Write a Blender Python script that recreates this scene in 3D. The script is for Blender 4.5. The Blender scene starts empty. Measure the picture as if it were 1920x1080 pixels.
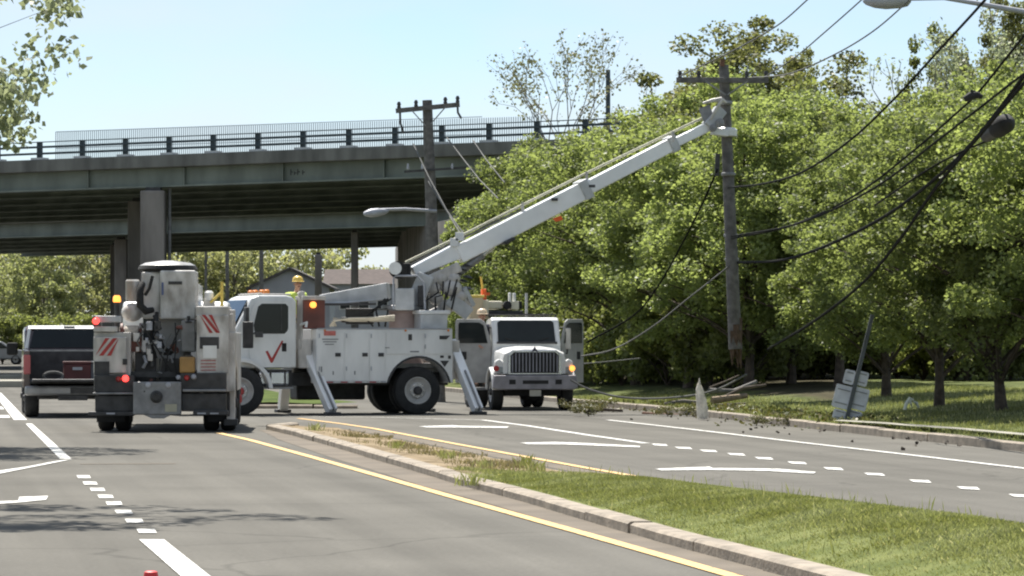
import bpy, bmesh, math, random
import numpy as np
from mathutils import Vector, Matrix, Euler

# ------------------------------------------------------------------ camera, sky, sun, exposure
scene = bpy.context.scene
F, H, HOR = 7000.0, 1.6, 638.0            # focal length in photo pixels, eye height, horizon row
cam_d = bpy.data.cameras.new('camera'); cam = bpy.data.objects.new('camera', cam_d)
scene.collection.objects.link(cam); scene.camera = cam
cam_d.sensor_width = 36.0; cam_d.lens = 36.0 * F / 1920.0
cam_d.shift_y = (HOR - 540.0) / 1920.0
cam_d.clip_start = 0.5; cam_d.clip_end = 6000.0
cam.location = (0, 0, H); cam.rotation_euler = (math.radians(90), 0, 0)

SUN_EL = math.radians(60); SUN_AZ = math.radians(-20)      # azimuth clockwise from +Y: left and behind the scene
sun_vec = Vector((math.sin(SUN_AZ) * math.cos(SUN_EL), math.cos(SUN_AZ) * math.cos(SUN_EL), math.sin(SUN_EL)))
sun_d = bpy.data.lights.new('sun', 'SUN'); sun_d.energy = 5.0; sun_d.angle = math.radians(0.53); sun_d.color = (1.0, 0.955, 0.88)
sun = bpy.data.objects.new('sun', sun_d); scene.collection.objects.link(sun)
sun.location = (0, 0, 60); sun.rotation_euler = sun_vec.to_track_quat('Z', 'Y').to_euler()

w = bpy.data.worlds.new('World'); scene.world = w; w.use_nodes = True
nt = w.node_tree; N = nt.nodes; LK = nt.links
bg = N['Background']
sky = N.new('ShaderNodeTexSky'); sky.sky_type = 'NISHITA'; sky.sun_disc = False
sky.sun_elevation = SUN_EL; sky.sun_rotation = SUN_AZ % (2 * math.pi)
sky.air_density = 0.8; sky.dust_density = 0.1; sky.ozone_density = 3.0
tc = N.new('ShaderNodeTexCoord'); mp = N.new('ShaderNodeMapping'); mp.inputs['Scale'].default_value = (1.0, 1.0, 3.2)
cl = N.new('ShaderNodeTexNoise'); cl.inputs['Scale'].default_value = 5.0; cl.inputs['Detail'].default_value = 7.0
cl.inputs['Roughness'].default_value = 0.55
cr = N.new('ShaderNodeValToRGB'); cr.color_ramp.elements[0].position = 0.38; cr.color_ramp.elements[0].color = (0.12, 0.12, 0.12, 1)
cr.color_ramp.elements[1].position = 0.68; cr.color_ramp.elements[1].color = (0.85, 0.85, 0.85, 1)
mx = N.new('ShaderNodeMix'); mx.data_type = 'RGBA'
LK.new(tc.outputs['Generated'], mp.inputs['Vector']); LK.new(mp.outputs[0], cl.inputs['Vector'])
LK.new(cl.outputs['Fac'], cr.inputs[0]); LK.new(cr.outputs[0], mx.inputs[0])
LK.new(sky.outputs[0], mx.inputs[6]); mx.inputs[7].default_value = (5.9, 6.3, 6.6, 1)
LK.new(mx.outputs[2], bg.inputs[0]); bg.inputs[1].default_value = 0.073

scene.view_settings.view_transform = 'Standard'; scene.view_settings.look = 'None'
scene.view_settings.gamma = 1.0; scene.view_settings.exposure = 0.95
scene.render.engine = 'CYCLES'
scene.cycles.max_bounces = 8; scene.cycles.transparent_max_bounces = 12; scene.cycles.filter_width = 2.1
random.seed(7); RNG = np.random.default_rng(7)

# ------------------------------------------------------------------ helpers
COL = scene.collection
R = math.radians
def G(px, py, z=0.0):                      # photo pixel on the plane at height z
    Z = F * (H - z) / (py - HOR); return Vector(((px - 960) / F * Z, Z, z))
def P(px, py, Z):                          # photo pixel at depth Z
    return Vector(((px - 960) / F * Z, Z, H + (HOR - py) / F * Z))
def PX(px, Z): return (px - 960) / F * Z
def interp(z, tab):
    zs = [a for a, b in tab]; return float(np.interp(z, zs, [b for a, b in tab]))

def tag(o, label=None, cat=None, group=None, kind=None):
    if label: o['label'] = label
    if cat: o['category'] = cat
    if group: o['group'] = group
    if kind: o['kind'] = kind
    return o
def empty(name, loc, rz=0.0, scale=1.0):
    o = bpy.data.objects.new(name, None); COL.objects.link(o)
    o.location = loc; o.rotation_euler = (0, 0, rz); o.scale = (scale,) * 3
    o.empty_display_size = 0.3
    return o
def mw(o):
    return Matrix.LocRotScale(o.location, o.rotation_euler, o.scale)
def thing(name, label, cat, loc, rz=0.0, group=None, scale=1.0):
    return tag(empty(name, loc, rz, scale), label, cat, group)
def copy_tree(o, parent=None):
    c = o.copy(); COL.objects.link(c); c.parent = parent
    for ch in o.children: copy_tree(ch, c)
    return c

# ------------------------------------------------------------------ materials
MATS = {}
def mat(name, color, rough=0.6, metal=0.0, var=0.12, scale=3.0, bump=0.0, bscale=40.0, color2=None, emit=0.0, coat=0.0, spec=0.5, ramp=(0.35, 0.65), detail=5.0, sc=None):
    if name in MATS: return MATS[name]
    m = bpy.data.materials.new(name); m.use_nodes = True
    n = m.node_tree.nodes; l = m.node_tree.links
    b = n['Principled BSDF']
    b.inputs['Roughness'].default_value = rough; b.inputs['Metallic'].default_value = metal
    b.inputs['Specular IOR Level'].default_value = spec
    if coat: b.inputs['Coat Weight'].default_value = coat; b.inputs['Coat Roughness'].default_value = 0.08
    t = n.new('ShaderNodeTexCoord')
    nz = n.new('ShaderNodeTexNoise'); nz.inputs['Scale'].default_value = scale; nz.inputs['Detail'].default_value = detail
    if sc:
        mpn = n.new('ShaderNodeMapping'); mpn.inputs['Scale'].default_value = sc; l.new(t.outputs['Object'], mpn.inputs['Vector']); l.new(mpn.outputs[0], nz.inputs['Vector'])
    else: l.new(t.outputs['Object'], nz.inputs['Vector'])
    rp = n.new('ShaderNodeValToRGB'); rp.color_ramp.elements[0].position = ramp[0]; rp.color_ramp.elements[1].position = ramp[1]
    c1 = tuple(max(0, c * (1 - var)) for c in color[:3]) + (1,)
    c2 = (tuple(color2[:3]) + (1,)) if color2 else tuple(min(1, c * (1 + var)) for c in color[:3]) + (1,)
    rp.color_ramp.elements[0].color = c1; rp.color_ramp.elements[1].color = c2
    l.new(nz.outputs['Fac'], rp.inputs[0]); l.new(rp.outputs[0], b.inputs['Base Color'])
    if bump:
        n2 = n.new('ShaderNodeTexNoise'); n2.inputs['Scale'].default_value = bscale; n2.inputs['Detail'].default_value = 4
        l.new(t.outputs['Object'], n2.inputs['Vector'])
        bp = n.new('ShaderNodeBump'); bp.inputs['Strength'].default_value = bump; bp.inputs['Distance'].default_value = 0.02
        l.new(n2.outputs['Fac'], bp.inputs['Height']); l.new(bp.outputs[0], b.inputs['Normal'])
    if emit:
        b.inputs['Emission Color'].default_value = tuple(color[:3]) + (1,); b.inputs['Emission Strength'].default_value = emit
    MATS[name] = m; return m

def leaf_mat(name, dark, light, trans=0.35, dry=None, tint=(1.4, 1.45, 0.85), patch=0.0):
    if name in MATS: return MATS[name]
    m = bpy.data.materials.new(name); m.use_nodes = True
    n = m.node_tree.nodes; l = m.node_tree.links
    for x in list(n): n.remove(x)
    out = n.new('ShaderNodeOutputMaterial'); geo = n.new('ShaderNodeNewGeometry'); oi = n.new('ShaderNodeObjectInfo')
    rp = n.new('ShaderNodeValToRGB')
    e = rp.color_ramp.elements; e[0].color = tuple(dark) + (1,); e[1].color = tuple(light) + (1,)
    if dry: x = e.new(0.93); x.color = tuple(light) + (1,); e[2].color = tuple(dry) + (1,)
    l.new(geo.outputs['Random Per Island'], rp.inputs[0])
    hs = n.new('ShaderNodeHueSaturation'); mr = n.new('ShaderNodeMapRange')
    mr.inputs[3].default_value = 0.8; mr.inputs[4].default_value = 1.2
    l.new(oi.outputs['Random'], mr.inputs[0]); l.new(mr.outputs[0], hs.inputs['Value']); l.new(rp.outputs[0], hs.inputs['Color'])
    if patch:
        tx = n.new('ShaderNodeTexCoord'); pn = n.new('ShaderNodeTexNoise'); pn.inputs['Scale'].default_value = 1.1; pn.inputs['Detail'].default_value = 6
        l.new(tx.outputs['Object'], pn.inputs['Vector']); m2 = n.new('ShaderNodeMapRange'); m2.inputs[1].default_value = .3; m2.inputs[2].default_value = .7
        m2.inputs[3].default_value = 1 - patch; m2.inputs[4].default_value = 1 + patch; l.new(pn.outputs['Fac'], m2.inputs[0]); l.new(m2.outputs[0], hs.inputs['Value'])
        m3 = n.new('ShaderNodeMapRange'); m3.inputs[1].default_value = .35; m3.inputs[2].default_value = .65; m3.inputs[3].default_value = 1.15; m3.inputs[4].default_value = .75; l.new(pn.outputs['Fac'], m3.inputs[0]); l.new(m3.outputs[0], hs.inputs['Saturation'])
    d = n.new('ShaderNodeBsdfPrincipled'); d.inputs['Roughness'].default_value = 0.45; d.inputs['Specular IOR Level'].default_value = 0.2
    t = n.new('ShaderNodeBsdfTranslucent'); mxs = n.new('ShaderNodeMixShader'); mxs.inputs[0].default_value = trans
    l.new(hs.outputs[0], d.inputs['Base Color'])
    br = n.new('ShaderNodeMix'); br.data_type = 'RGBA'; br.blend_type = 'MULTIPLY'; br.inputs[0].default_value = 1.0
    l.new(hs.outputs[0], br.inputs[6]); br.inputs[7].default_value = tuple(tint) + (1,)
    l.new(br.outputs[2], t.inputs['Color'])
    l.new(d.outputs[0], mxs.inputs[1]); l.new(t.outputs[0], mxs.inputs[2]); l.new(mxs.outputs[0], out.inputs[0])
    MATS[name] = m; return m

# ------------------------------------------------------------------ mesh builder
class B:
    def __init__(s): s.v = []; s.f = []
    def add(s, vs, fs):
        o = len(s.v); s.v += [tuple(x) for x in vs]; s.f += [tuple(i + o for i in f) for f in fs]; return s
    def box(s, x, y, z, rot=None, c=None):
        vs = [Vector((a, b, d)) for a in x for b in y for d in z]
        if rot is not None:
            c = c or Vector((sum(x) / 2, sum(y) / 2, sum(z) / 2)); vs = [c + rot @ (q - c) for q in vs]
        return s.add(vs, [(0, 1, 3, 2), (4, 6, 7, 5), (0, 4, 5, 1), (2, 3, 7, 6), (0, 2, 6, 4), (1, 5, 7, 3)])
    def beam(s, p0, p1, wd, ht, up=(0, 0, 1), w1=None, h1=None):
        p0 = Vector(p0); p1 = Vector(p1); d = (p1 - p0).normalized(); up = Vector(up)
        sd = d.cross(up)
        if sd.length < 1e-4: sd = d.cross(Vector((1, 0, 0)))
        sd.normalize(); u = sd.cross(d).normalized()
        w1 = w1 or wd; h1 = h1 or ht; vs = []
        for p, a, b in ((p0, wd, ht), (p1, w1, h1)):
            for i, j in ((-1, -1), (1, -1), (1, 1), (-1, 1)): vs.append(p + sd * (i * a / 2) + u * (j * b / 2))
        return s.add(vs, [(3, 2, 1, 0), (4, 5, 6, 7), (0, 1, 5, 4), (1, 2, 6, 5), (2, 3, 7, 6), (3, 0, 4, 7)])
    def tube(s, pts, rad, n=8, caps=True):
        pts = [Vector(p) for p in pts]; k = len(pts)
        if not hasattr(rad, '__len__'): rad = [rad] * k
        vs = []; prev = None
        for i, p in enumerate(pts):
            d = (pts[min(i + 1, k - 1)] - pts[max(i - 1, 0)])
            if d.length < 1e-9: d = Vector((0, 0, 1))
            d.normalize()
            if prev is None:
                a = d.orthogonal().normalized()
            else:
                a = prev - d * prev.dot(d)
                if a.length < 1e-6: a = d.orthogonal()
                a.normalize()
            prev = a; b = d.cross(a)
            for j in range(n):
                t = 2 * math.pi * j / n; vs.append(p + (a * math.cos(t) + b * math.sin(t)) * rad[i])
        fs = []
        for i in range(k - 1):
            for j in range(n):
                q = (j + 1) % n; fs.append((i * n + j, i * n + q, (i + 1) * n + q, (i + 1) * n + j))
        if caps: fs.append(tuple(range(n))[::-1]); fs.append(tuple((k - 1) * n + j for j in range(n)))
        return s.add(vs, fs)
    def lathe(s, c, axis, prof, n=24):                 # prof: (radius, distance along axis), ends are capped
        c = Vector(c); d = Vector(axis).normalized(); a = d.orthogonal().normalized(); b = d.cross(a); vs = []
        for r, t in prof:
            for j in range(n):
                g = 2 * math.pi * j / n; vs.append(c + d * t + (a * math.cos(g) + b * math.sin(g)) * r)
        fs = []; k = len(prof)
        for i in range(k - 1):
            for j in range(n):
                q = (j + 1) % n; fs.append((i * n + j, i * n + q, (i + 1) * n + q, (i + 1) * n + j))
        fs.append(tuple(range(n))[::-1]); fs.append(tuple((k - 1) * n + j for j in range(n)))
        return s.add(vs, fs)
    def prism(s, poly, o, u, v, t):                    # poly in the (u, v) plane at o, swept along vector t
        o = Vector(o); u = Vector(u); v = Vector(v); t = Vector(t); k = len(poly)
        vs = [o + u * a + v * b for a, b in poly]; vs += [q + t for q in vs]
        fs = [tuple(range(k))[::-1], tuple(range(k, 2 * k))]
        fs += [(i, (i + 1) % k, k + (i + 1) % k, k + i) for i in range(k)]
        return s.add(vs, fs)
    def side(s, poly, y0, y1): return s.prism(poly, (0, y0, 0), (1, 0, 0), (0, 0, 1), (0, y1 - y0, 0))   # profile in x-z
    def front(s, poly, x0, x1): return s.prism(poly, (x0, 0, 0), (0, 1, 0), (0, 0, 1), (x1 - x0, 0, 0))  # profile in y-z
    def ball(s, c, r, n=12, m=8):
        c = Vector(c); r = Vector(r) if hasattr(r, '__len__') else Vector((r, r, r)); vs = [c + Vector((0, 0, r.z))]
        for i in range(1, m):
            a = math.pi * i / m
            for j in range(n):
                g = 2 * math.pi * j / n; vs.append(c + Vector((r.x * math.sin(a) * math.cos(g), r.y * math.sin(a) * math.sin(g), r.z * math.cos(a))))
        vs.append(c - Vector((0, 0, r.z))); e = len(vs) - 1
        fs = [(0, 1 + j, 1 + (j + 1) % n) for j in range(n)]
        for i in range(m - 2):
            for j in range(n):
                q = (j + 1) % n; fs.append((1 + i * n + j, 1 + (i + 1) * n + j, 1 + (i + 1) * n + q, 1 + i * n + q))
        fs += [(e, 1 + (m - 2) * n + (j + 1) % n, 1 + (m - 2) * n + j) for j in range(n)]
        return s.add(vs, fs)
    def mesh(s, name, smooth=False):
        me = bpy.data.meshes.new(name); me.from_pydata(s.v, [], s.f)
        bm = bmesh.new(); bm.from_mesh(me); bmesh.ops.recalc_face_normals(bm, faces=bm.faces); bm.to_mesh(me); bm.free()
        if smooth:
            me.shade_smooth(); me.set_sharp_from_angle(angle=R(38))
        me.update(); return me
    def build(s, name, m, parent=None, bevel=0.0, smooth=False, world=False, label=None, kind=None):
        me = s.mesh(name, smooth); me.materials.append(m)
        o = bpy.data.objects.new(name, me); COL.objects.link(o)
        if parent is not None:
            o.parent = parent
            if world: o.matrix_parent_inverse = world_of(parent).inverted()
        if bevel:
            bv = o.modifiers.new('bevel', 'BEVEL'); bv.width = bevel; bv.segments = 2; bv.limit_method = 'ANGLE'; bv.angle_limit = R(35)
        if label: o['label'] = label
        if kind: o['kind'] = kind
        return o
def world_of(o):
    m = mw(o)
    if o.parent is not None: m = world_of(o.parent) @ o.matrix_parent_inverse @ m
    return m
def link_mesh(name, me, parent=None, loc=None, kind=None):
    o = bpy.data.objects.new(name, me); COL.objects.link(o); o.parent = parent
    if loc is not None: o.location = loc
    if kind: o['kind'] = kind
    return o
def np_mesh(name, verts, faces, m, smooth=False):      # faces: (n, k) int array
    me = bpy.data.meshes.new(name); n, k = faces.shape
    me.vertices.add(len(verts)); me.vertices.foreach_set('co', np.ascontiguousarray(verts, dtype=np.float32).ravel())
    me.loops.add(n * k); me.loops.foreach_set('vertex_index', np.ascontiguousarray(faces, dtype=np.int32).ravel())
    me.polygons.add(n); me.polygons.foreach_set('loop_start', np.arange(0, n * k, k, dtype=np.int32))
    me.update(calc_edges=True); me.validate()
    if smooth: me.shade_smooth()
    me.materials.append(m); return me

# ------------------------------------------------------------------ shared materials
asphalt = mat('asphalt', (0.118, 0.112, 0.098), 0.95, var=0.10, scale=0.35, bump=0.35, bscale=60, detail=9, spec=0.15)
gutter = mat('gutter_asphalt', (0.128, 0.106, 0.080), 0.95, var=0.16, scale=1.2, bump=0.3, bscale=50)
paint_w = mat('white_road_paint', (0.36, 0.355, 0.33), 0.75, var=0.2, scale=11, detail=10, ramp=(0.40, 0.52), color2=(0.64, 0.63, 0.59))
paint_y = mat('yellow_road_paint', (0.36, 0.25, 0.13), 0.75, var=0.2, scale=11, detail=10, ramp=(0.36, 0.47), color2=(0.64, 0.405, 0.15))
concrete = mat('kerb_concrete', (0.250, 0.212, 0.166), 0.9, var=0.25, scale=4, bump=0.4, bscale=25)
sidewalk_m = mat('sidewalk_concrete', (0.27, 0.255, 0.21), 0.9, var=0.12, scale=2)
white_p = mat('white_truck_paint', (0.66, 0.66, 0.645), 0.35, var=0.10, scale=2.2, coat=0.3, sc=(1.4, 1.4, .45), detail=8)
white_d = mat('grimy_white_paint', (0.48, 0.455, 0.42), 0.5, var=0.24, scale=4, sc=(1.3, 1.3, .5), detail=8)
grey_p = mat('light_grey_paint', (0.44, 0.45, 0.45), 0.5, var=0.14, scale=4)
grey_m = mat('grey_metal', (0.22, 0.22, 0.22), 0.5, metal=0.3, var=0.2, scale=6)
dark_m = mat('dark_steel', (0.045, 0.044, 0.044), 0.6, metal=0.2, var=0.3, scale=6)
black_m = mat('black_rubber', (0.018, 0.018, 0.018), 0.85, var=0.25, scale=8, bump=0.2)
glass_m = mat('dark_window_glass', (0.010, 0.014, 0.015), 0.10, var=0.2, scale=1.5, spec=0.28)
red_m = mat('red_vinyl', (0.36, 0.035, 0.030), 0.5, var=0.1)
maroon_m = mat('maroon_box', (0.13, 0.045, 0.032), 0.6, var=0.2)
chrome_m = mat('chrome', (0.55, 0.56, 0.58), 0.22, metal=0.9, var=0.08)
rim_m = mat('wheel_rim', (0.42, 0.41, 0.39), 0.45, metal=0.2, var=0.15, scale=6)
amber_l = mat('lit_amber_lamp', (1.0, 0.34, 0.06), 0.3, emit=1.2)
red_l = mat('lit_red_lamp', (1.0, 0.06, 0.05), 0.3, emit=1.4)
red_lens = mat('red_lens', (0.35, 0.02, 0.02), 0.2, var=0.1)
amber_lens = mat('amber_lens', (0.7, 0.22, 0.03), 0.2, var=0.1)
wood_pole = mat('weathered_pole_wood', (0.125, 0.118, 0.110), 0.9, var=0.3, scale=7, bump=0.5, bscale=18)
wood_raw = mat('fresh_split_wood', (0.72, 0.66, 0.55), 0.85, var=0.2, scale=10, bump=0.4, bscale=20)
wood_rust = mat('reddish_broken_wood', (0.15, 0.075, 0.045), 0.9, var=0.3, scale=6)
wire_m = mat('black_cable', (0.010, 0.010, 0.009), 0.9, var=0.2, spec=0.1)
wire_g = mat('grey_wire', (0.11, 0.11, 0.105), 0.8, var=0.2)
galv = mat('galvanised_metal', (0.36, 0.37, 0.40), 0.55, metal=0.3, var=0.12, scale=6)
hyd_y = mat('yellow_paint', (0.62, 0.47, 0.10), 0.5, var=0.12)
orange_m = mat('orange_plastic', (0.80, 0.13, 0.03), 0.5, var=0.12)
bark = mat('tree_bark', (0.075, 0.058, 0.044), 0.95, var=0.35, scale=5, bump=0.7, bscale=14)
bark_l = mat('pale_bark', (0.16, 0.145, 0.125), 0.95, var=0.3, scale=5, bump=0.5, bscale=14)
navy_m = mat('navy_cloth', (0.02, 0.024, 0.045), 0.9, var=0.25, scale=8)
hivis = mat('hi_vis_cloth', (0.50, 0.62, 0.10), 0.8, var=0.15, scale=8)
skin_m = mat('skin', (0.46, 0.25, 0.17), 0.55, var=0.1)
hat_y = mat('yellow_hard_hat', (0.72, 0.50, 0.10), 0.35, var=0.06)
hat_w = mat('cream_hard_hat', (0.66, 0.52, 0.36), 0.35, var=0.06)
boot_m = mat('brown_boots', (0.07, 0.045, 0.03), 0.8, var=0.2)
girder_m = mat('green_grey_girder_paint', (0.160, 0.182, 0.155), 0.7, var=0.22, scale=1.1, sc=(1, 1, .35), detail=9)
deck_m = mat('weathered_bridge_concrete', (0.138, 0.138, 0.124), 0.95, var=0.3, scale=1.6, bump=0.3, bscale=6, sc=(1, 1, .25), detail=9)
pier_m = mat('pier_concrete', (0.19, 0.175, 0.158), 0.95, var=0.28, scale=1.6, sc=(1, 1, .25), detail=9, bump=0.3, bscale=6)
rail_m = mat('slate_rail_paint', (0.030, 0.048, 0.058), 0.6, var=0.15)
sills_m = mat('pale_kerb_plate', (0.42, 0.44, 0.45), 0.8, var=0.1)
fence_m = mat('pale_fence_wire', (0.30, 0.34, 0.36), 0.6, var=0.1)

leaf_a = leaf_mat('maple_leaf', (0.150, 0.180, 0.074), (0.245, 0.278, 0.130), 0.58)
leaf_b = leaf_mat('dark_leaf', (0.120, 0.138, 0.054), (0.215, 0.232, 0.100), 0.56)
leaf_c = leaf_mat('olive_spring_leaf', (0.075, 0.085, 0.032), (0.165, 0.165, 0.080), 0.38)
leaf_d = leaf_mat('ash_leaf', (0.170, 0.190, 0.120), (0.310, 0.330, 0.230), 0.50, tint=(1.25, 1.3, 1.0))
leaf_e = leaf_mat('bud_leaf', (0.120, 0.120, 0.075), (0.220, 0.220, 0.140), 0.35)
grass_bl = leaf_mat('grass_blade', (0.145, 0.155, 0.062), (0.272, 0.280, 0.132), 0.40, dry=(0.50, 0.44, 0.28), patch=.28)
weed_bl = leaf_mat('dry_weed_blade', (0.150, 0.130, 0.070), (0.330, 0.275, 0.175), 0.25)
debris_l = leaf_mat('litter_leaf', (0.050, 0.070, 0.015), (0.190, 0.160, 0.070), 0.2)

boom_m = mat('bright_boom_white', (0.80, 0.80, 0.79), 0.35, var=0.06, scale=2.2, coat=0.3)
# asphalt: mottling, faint wheel tracks along the road, specks and hairline cracks
am = asphalt; n = am.node_tree.nodes; l = am.node_tree.links; ab_ = n['Principled BSDF']
rp0 = [x for x in n if x.type == 'VALTORGB'][0]; t0 = [x for x in n if x.type == 'TEX_COORD'][0]
rot = n.new('ShaderNodeMapping'); rot.inputs['Rotation'].default_value = (0, 0, R(-9.0)); l.new(t0.outputs['Object'], rot.inputs['Vector'])
st_ = n.new('ShaderNodeMapping'); st_.inputs['Scale'].default_value = (1.6, .02, 1); l.new(rot.outputs[0], st_.inputs['Vector'])
sn = n.new('ShaderNodeTexNoise'); sn.inputs['Scale'].default_value = 1.0; sn.inputs['Detail'].default_value = 4; l.new(st_.outputs[0], sn.inputs['Vector'])
fn = n.new('ShaderNodeTexNoise'); fn.inputs['Scale'].default_value = 22.0; fn.inputs['Detail'].default_value = 8; l.new(t0.outputs['Object'], fn.inputs['Vector'])
wn_ = n.new('ShaderNodeTexNoise'); wn_.inputs['Scale'].default_value = .5; wn_.inputs['Detail'].default_value = 6; l.new(t0.outputs['Object'], wn_.inputs['Vector'])
wv = n.new('ShaderNodeMix'); wv.data_type = 'RGBA'; wv.blend_type = 'LINEAR_LIGHT'; wv.inputs[0].default_value = .55; l.new(t0.outputs['Object'], wv.inputs[6]); l.new(wn_.outputs['Color'], wv.inputs[7])
vo = n.new('ShaderNodeTexVoronoi'); vo.feature = 'DISTANCE_TO_EDGE'; vo.inputs['Scale'].default_value = .16; l.new(wv.outputs[2], vo.inputs['Vector'])
def mrange(src, a, b, c, d):
    m = n.new('ShaderNodeMapRange'); m.inputs[1].default_value = a; m.inputs[2].default_value = b; m.inputs[3].default_value = c; m.inputs[4].default_value = d; l.new(src, m.inputs[0]); return m.outputs[0]
val = None
for s_o in (mrange(sn.outputs['Fac'], .32, .68, .84, 1.12), mrange(fn.outputs['Fac'], .3, .7, .90, 1.10), mrange(vo.outputs['Distance'], .0, .006, .74, 1.0)):
    if val is None: val = s_o
    else:
        mu = n.new('ShaderNodeMath'); mu.operation = 'MULTIPLY'; l.new(val, mu.inputs[0]); l.new(s_o, mu.inputs[1]); val = mu.outputs[0]
hv_ = n.new('ShaderNodeHueSaturation'); l.new(rp0.outputs[0], hv_.inputs['Color']); l.new(val, hv_.inputs['Value']); l.new(hv_.outputs[0], ab_.inputs['Base Color'])

# ------------------------------------------------------------------ ground, roads, median, verges
def sheet(name, pts, m, z, kind='structure', parent=None):
    me = bpy.data.meshes.new(name); me.from_pydata([(p[0], p[1], z) for p in pts], [], [tuple(range(len(pts)))])
    bm = bmesh.new(); bm.from_mesh(me)
    for f in bm.faces:
        if f.normal.z < 0: f.normal_flip()
    bm.to_mesh(me); bm.free(); me.materials.append(m)
    o = bpy.data.objects.new(name, me); COL.objects.link(o)
    if kind: o['kind'] = kind
    if parent is not None: o.parent = parent
    return o

def ground_material(name, c1, c2, c3):
    m = bpy.data.materials.new(name); m.use_nodes = True; n = m.node_tree.nodes; l = m.node_tree.links; b = n['Principled BSDF']
    b.inputs['Roughness'].default_value = 1.0; b.inputs['Specular IOR Level'].default_value = 0.1
    t = n.new('ShaderNodeTexCoord'); a = n.new('ShaderNodeTexNoise'); a.inputs['Scale'].default_value = 0.6; a.inputs['Detail'].default_value = 8
    l.new(t.outputs['Object'], a.inputs['Vector'])
    r = n.new('ShaderNodeValToRGB'); e = r.color_ramp.elements
    e[0].position = 0.36; e[0].color = c1 + (1,); e[1].position = 0.62; e[1].color = c2 + (1,)
    x = e.new(0.74); x.color = c3 + (1,)
    l.new(a.outputs['Fac'], r.inputs[0]); l.new(r.outputs[0], b.inputs['Base Color'])
    n2 = n.new('ShaderNodeTexNoise'); n2.inputs['Scale'].default_value = 18; n2.inputs['Detail'].default_value = 5
    l.new(t.outputs['Object'], n2.inputs['Vector']); bp = n.new('ShaderNodeBump'); bp.inputs['Strength'].default_value = 0.6; bp.inputs['Distance'].default_value = 0.05
    l.new(n2.outputs['Fac'], bp.inputs['Height']); l.new(bp.outputs[0], b.inputs['Normal'])
    MATS[name] = m; return m
turf = ground_material('turf', (0.050, 0.072, 0.018), (0.085, 0.115, 0.030), (0.13, 0.125, 0.055))
forest = ground_material('forest_floor', (0.040, 0.040, 0.018), (0.060, 0.072, 0.022), (0.09, 0.08, 0.045))
soil = ground_material('dry_soil', (0.20, 0.155, 0.100), (0.29, 0.235, 0.160), (0.35, 0.29, 0.20))

ground = sheet('ground', [(-1500, -30), (1500, -30), (1500, 4000), (-1500, 4000)], forest, -0.06)

RK = [(4, 13.9), (25, 11.2), (53.6, 7.35), (61.3, 6.25), (68.8, 5.25), (78, 4.05), (90, 2.2), (110, -1.0), (400, -47.0)]     # right kerb X by depth
LKB = lambda z: -6.55 - 0.1585 * (z - 31)                                                                                  # left kerb
zs = [4, 25, 53.6, 61.3, 68.8, 78, 90, 110, 160, 240, 400]
road = sheet('road', [(interp(z, RK), z) for z in zs] + [(LKB(z) - (60 if z > 118 else 0), z) for z in (400, 240, 160, 119, 118, 90, 60, 30, 4)], asphalt, 0.0)

# median: left kerb line from the photo, right edge along the yellow line of the far carriageway
lk_px = [(505, 806), (560, 819), (620, 836), (690, 857), (760, 877), (830, 898), (871, 911), (976, 938), (1152, 990), (1249, 1019), (1467, 1077)]
lk_pts = sorted([(g.y, g.x) for g in (G(*p) for p in lk_px)])
s_ = (lk_pts[1][1] - lk_pts[0][1]) / (lk_pts[1][0] - lk_pts[0][0])
lk_pts = [(6.0, lk_pts[0][1] + (6.0 - lk_pts[0][0]) * -0.165)] + lk_pts
XL = lambda z: interp(z, lk_pts)
XRm = lambda z: 0.62 + 0.17 * (46 - z)
NOSE = 68.5
def med_edges(z):
    a, b = XL(min(z, 66.4)) - 0.165 * max(0, z - 66.4), XRm(z)
    if z > NOSE - 1.0:
        k = math.sqrt(max(0.0, 1 - ((z - NOSE + 1.0) / 1.0) ** 2)); c = (a + b) / 2; a, b = c + (a - c) * max(k, .05), c + (b - c) * max(k, .05)
    return a, b
def crest(z): return interp(z, [(0, .26), (27, .24), (32, .17), (36.5, .10), (41, .04), (46, .02), (70, .0)])
def med_z(z, u):
    flat = interp(z, [(0, 1), (40, 1), (45, .12), (80, .12)]); k = 1 - (1 - flat) * min(1.0, max(0.0, (u - .15) / .6))   # the bare far part slopes down flush with the far carriageway
    return 0.075 * k + k * crest(z) * (math.sin(min(1.0, u / 0.72) * math.pi / 2) ** 1.3 if u < 0.72 else 1 - 0.55 * ((u - 0.72) / 0.28) ** 2)
mz = list(np.linspace(6, 66, 90)) + list(np.linspace(66.5, NOSE - .01, 14)); us = np.linspace(0, 1, 15)
vs = []; 
for z in mz:
    a, b = med_edges(z)
    for u in us:
        x = a + 0.12 + (b - a - 0.24) * u
        vs.append((x, z, med_z(z, u) + 0.012 * math.sin(x * 5 + z * 3.1) * math.sin(z * 2.3)))
fs = [(i * 15 + j, i * 15 + j + 1, (i + 1) * 15 + j + 1, (i + 1) * 15 + j) for i in range(len(mz) - 1) for j in range(14)]
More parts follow.
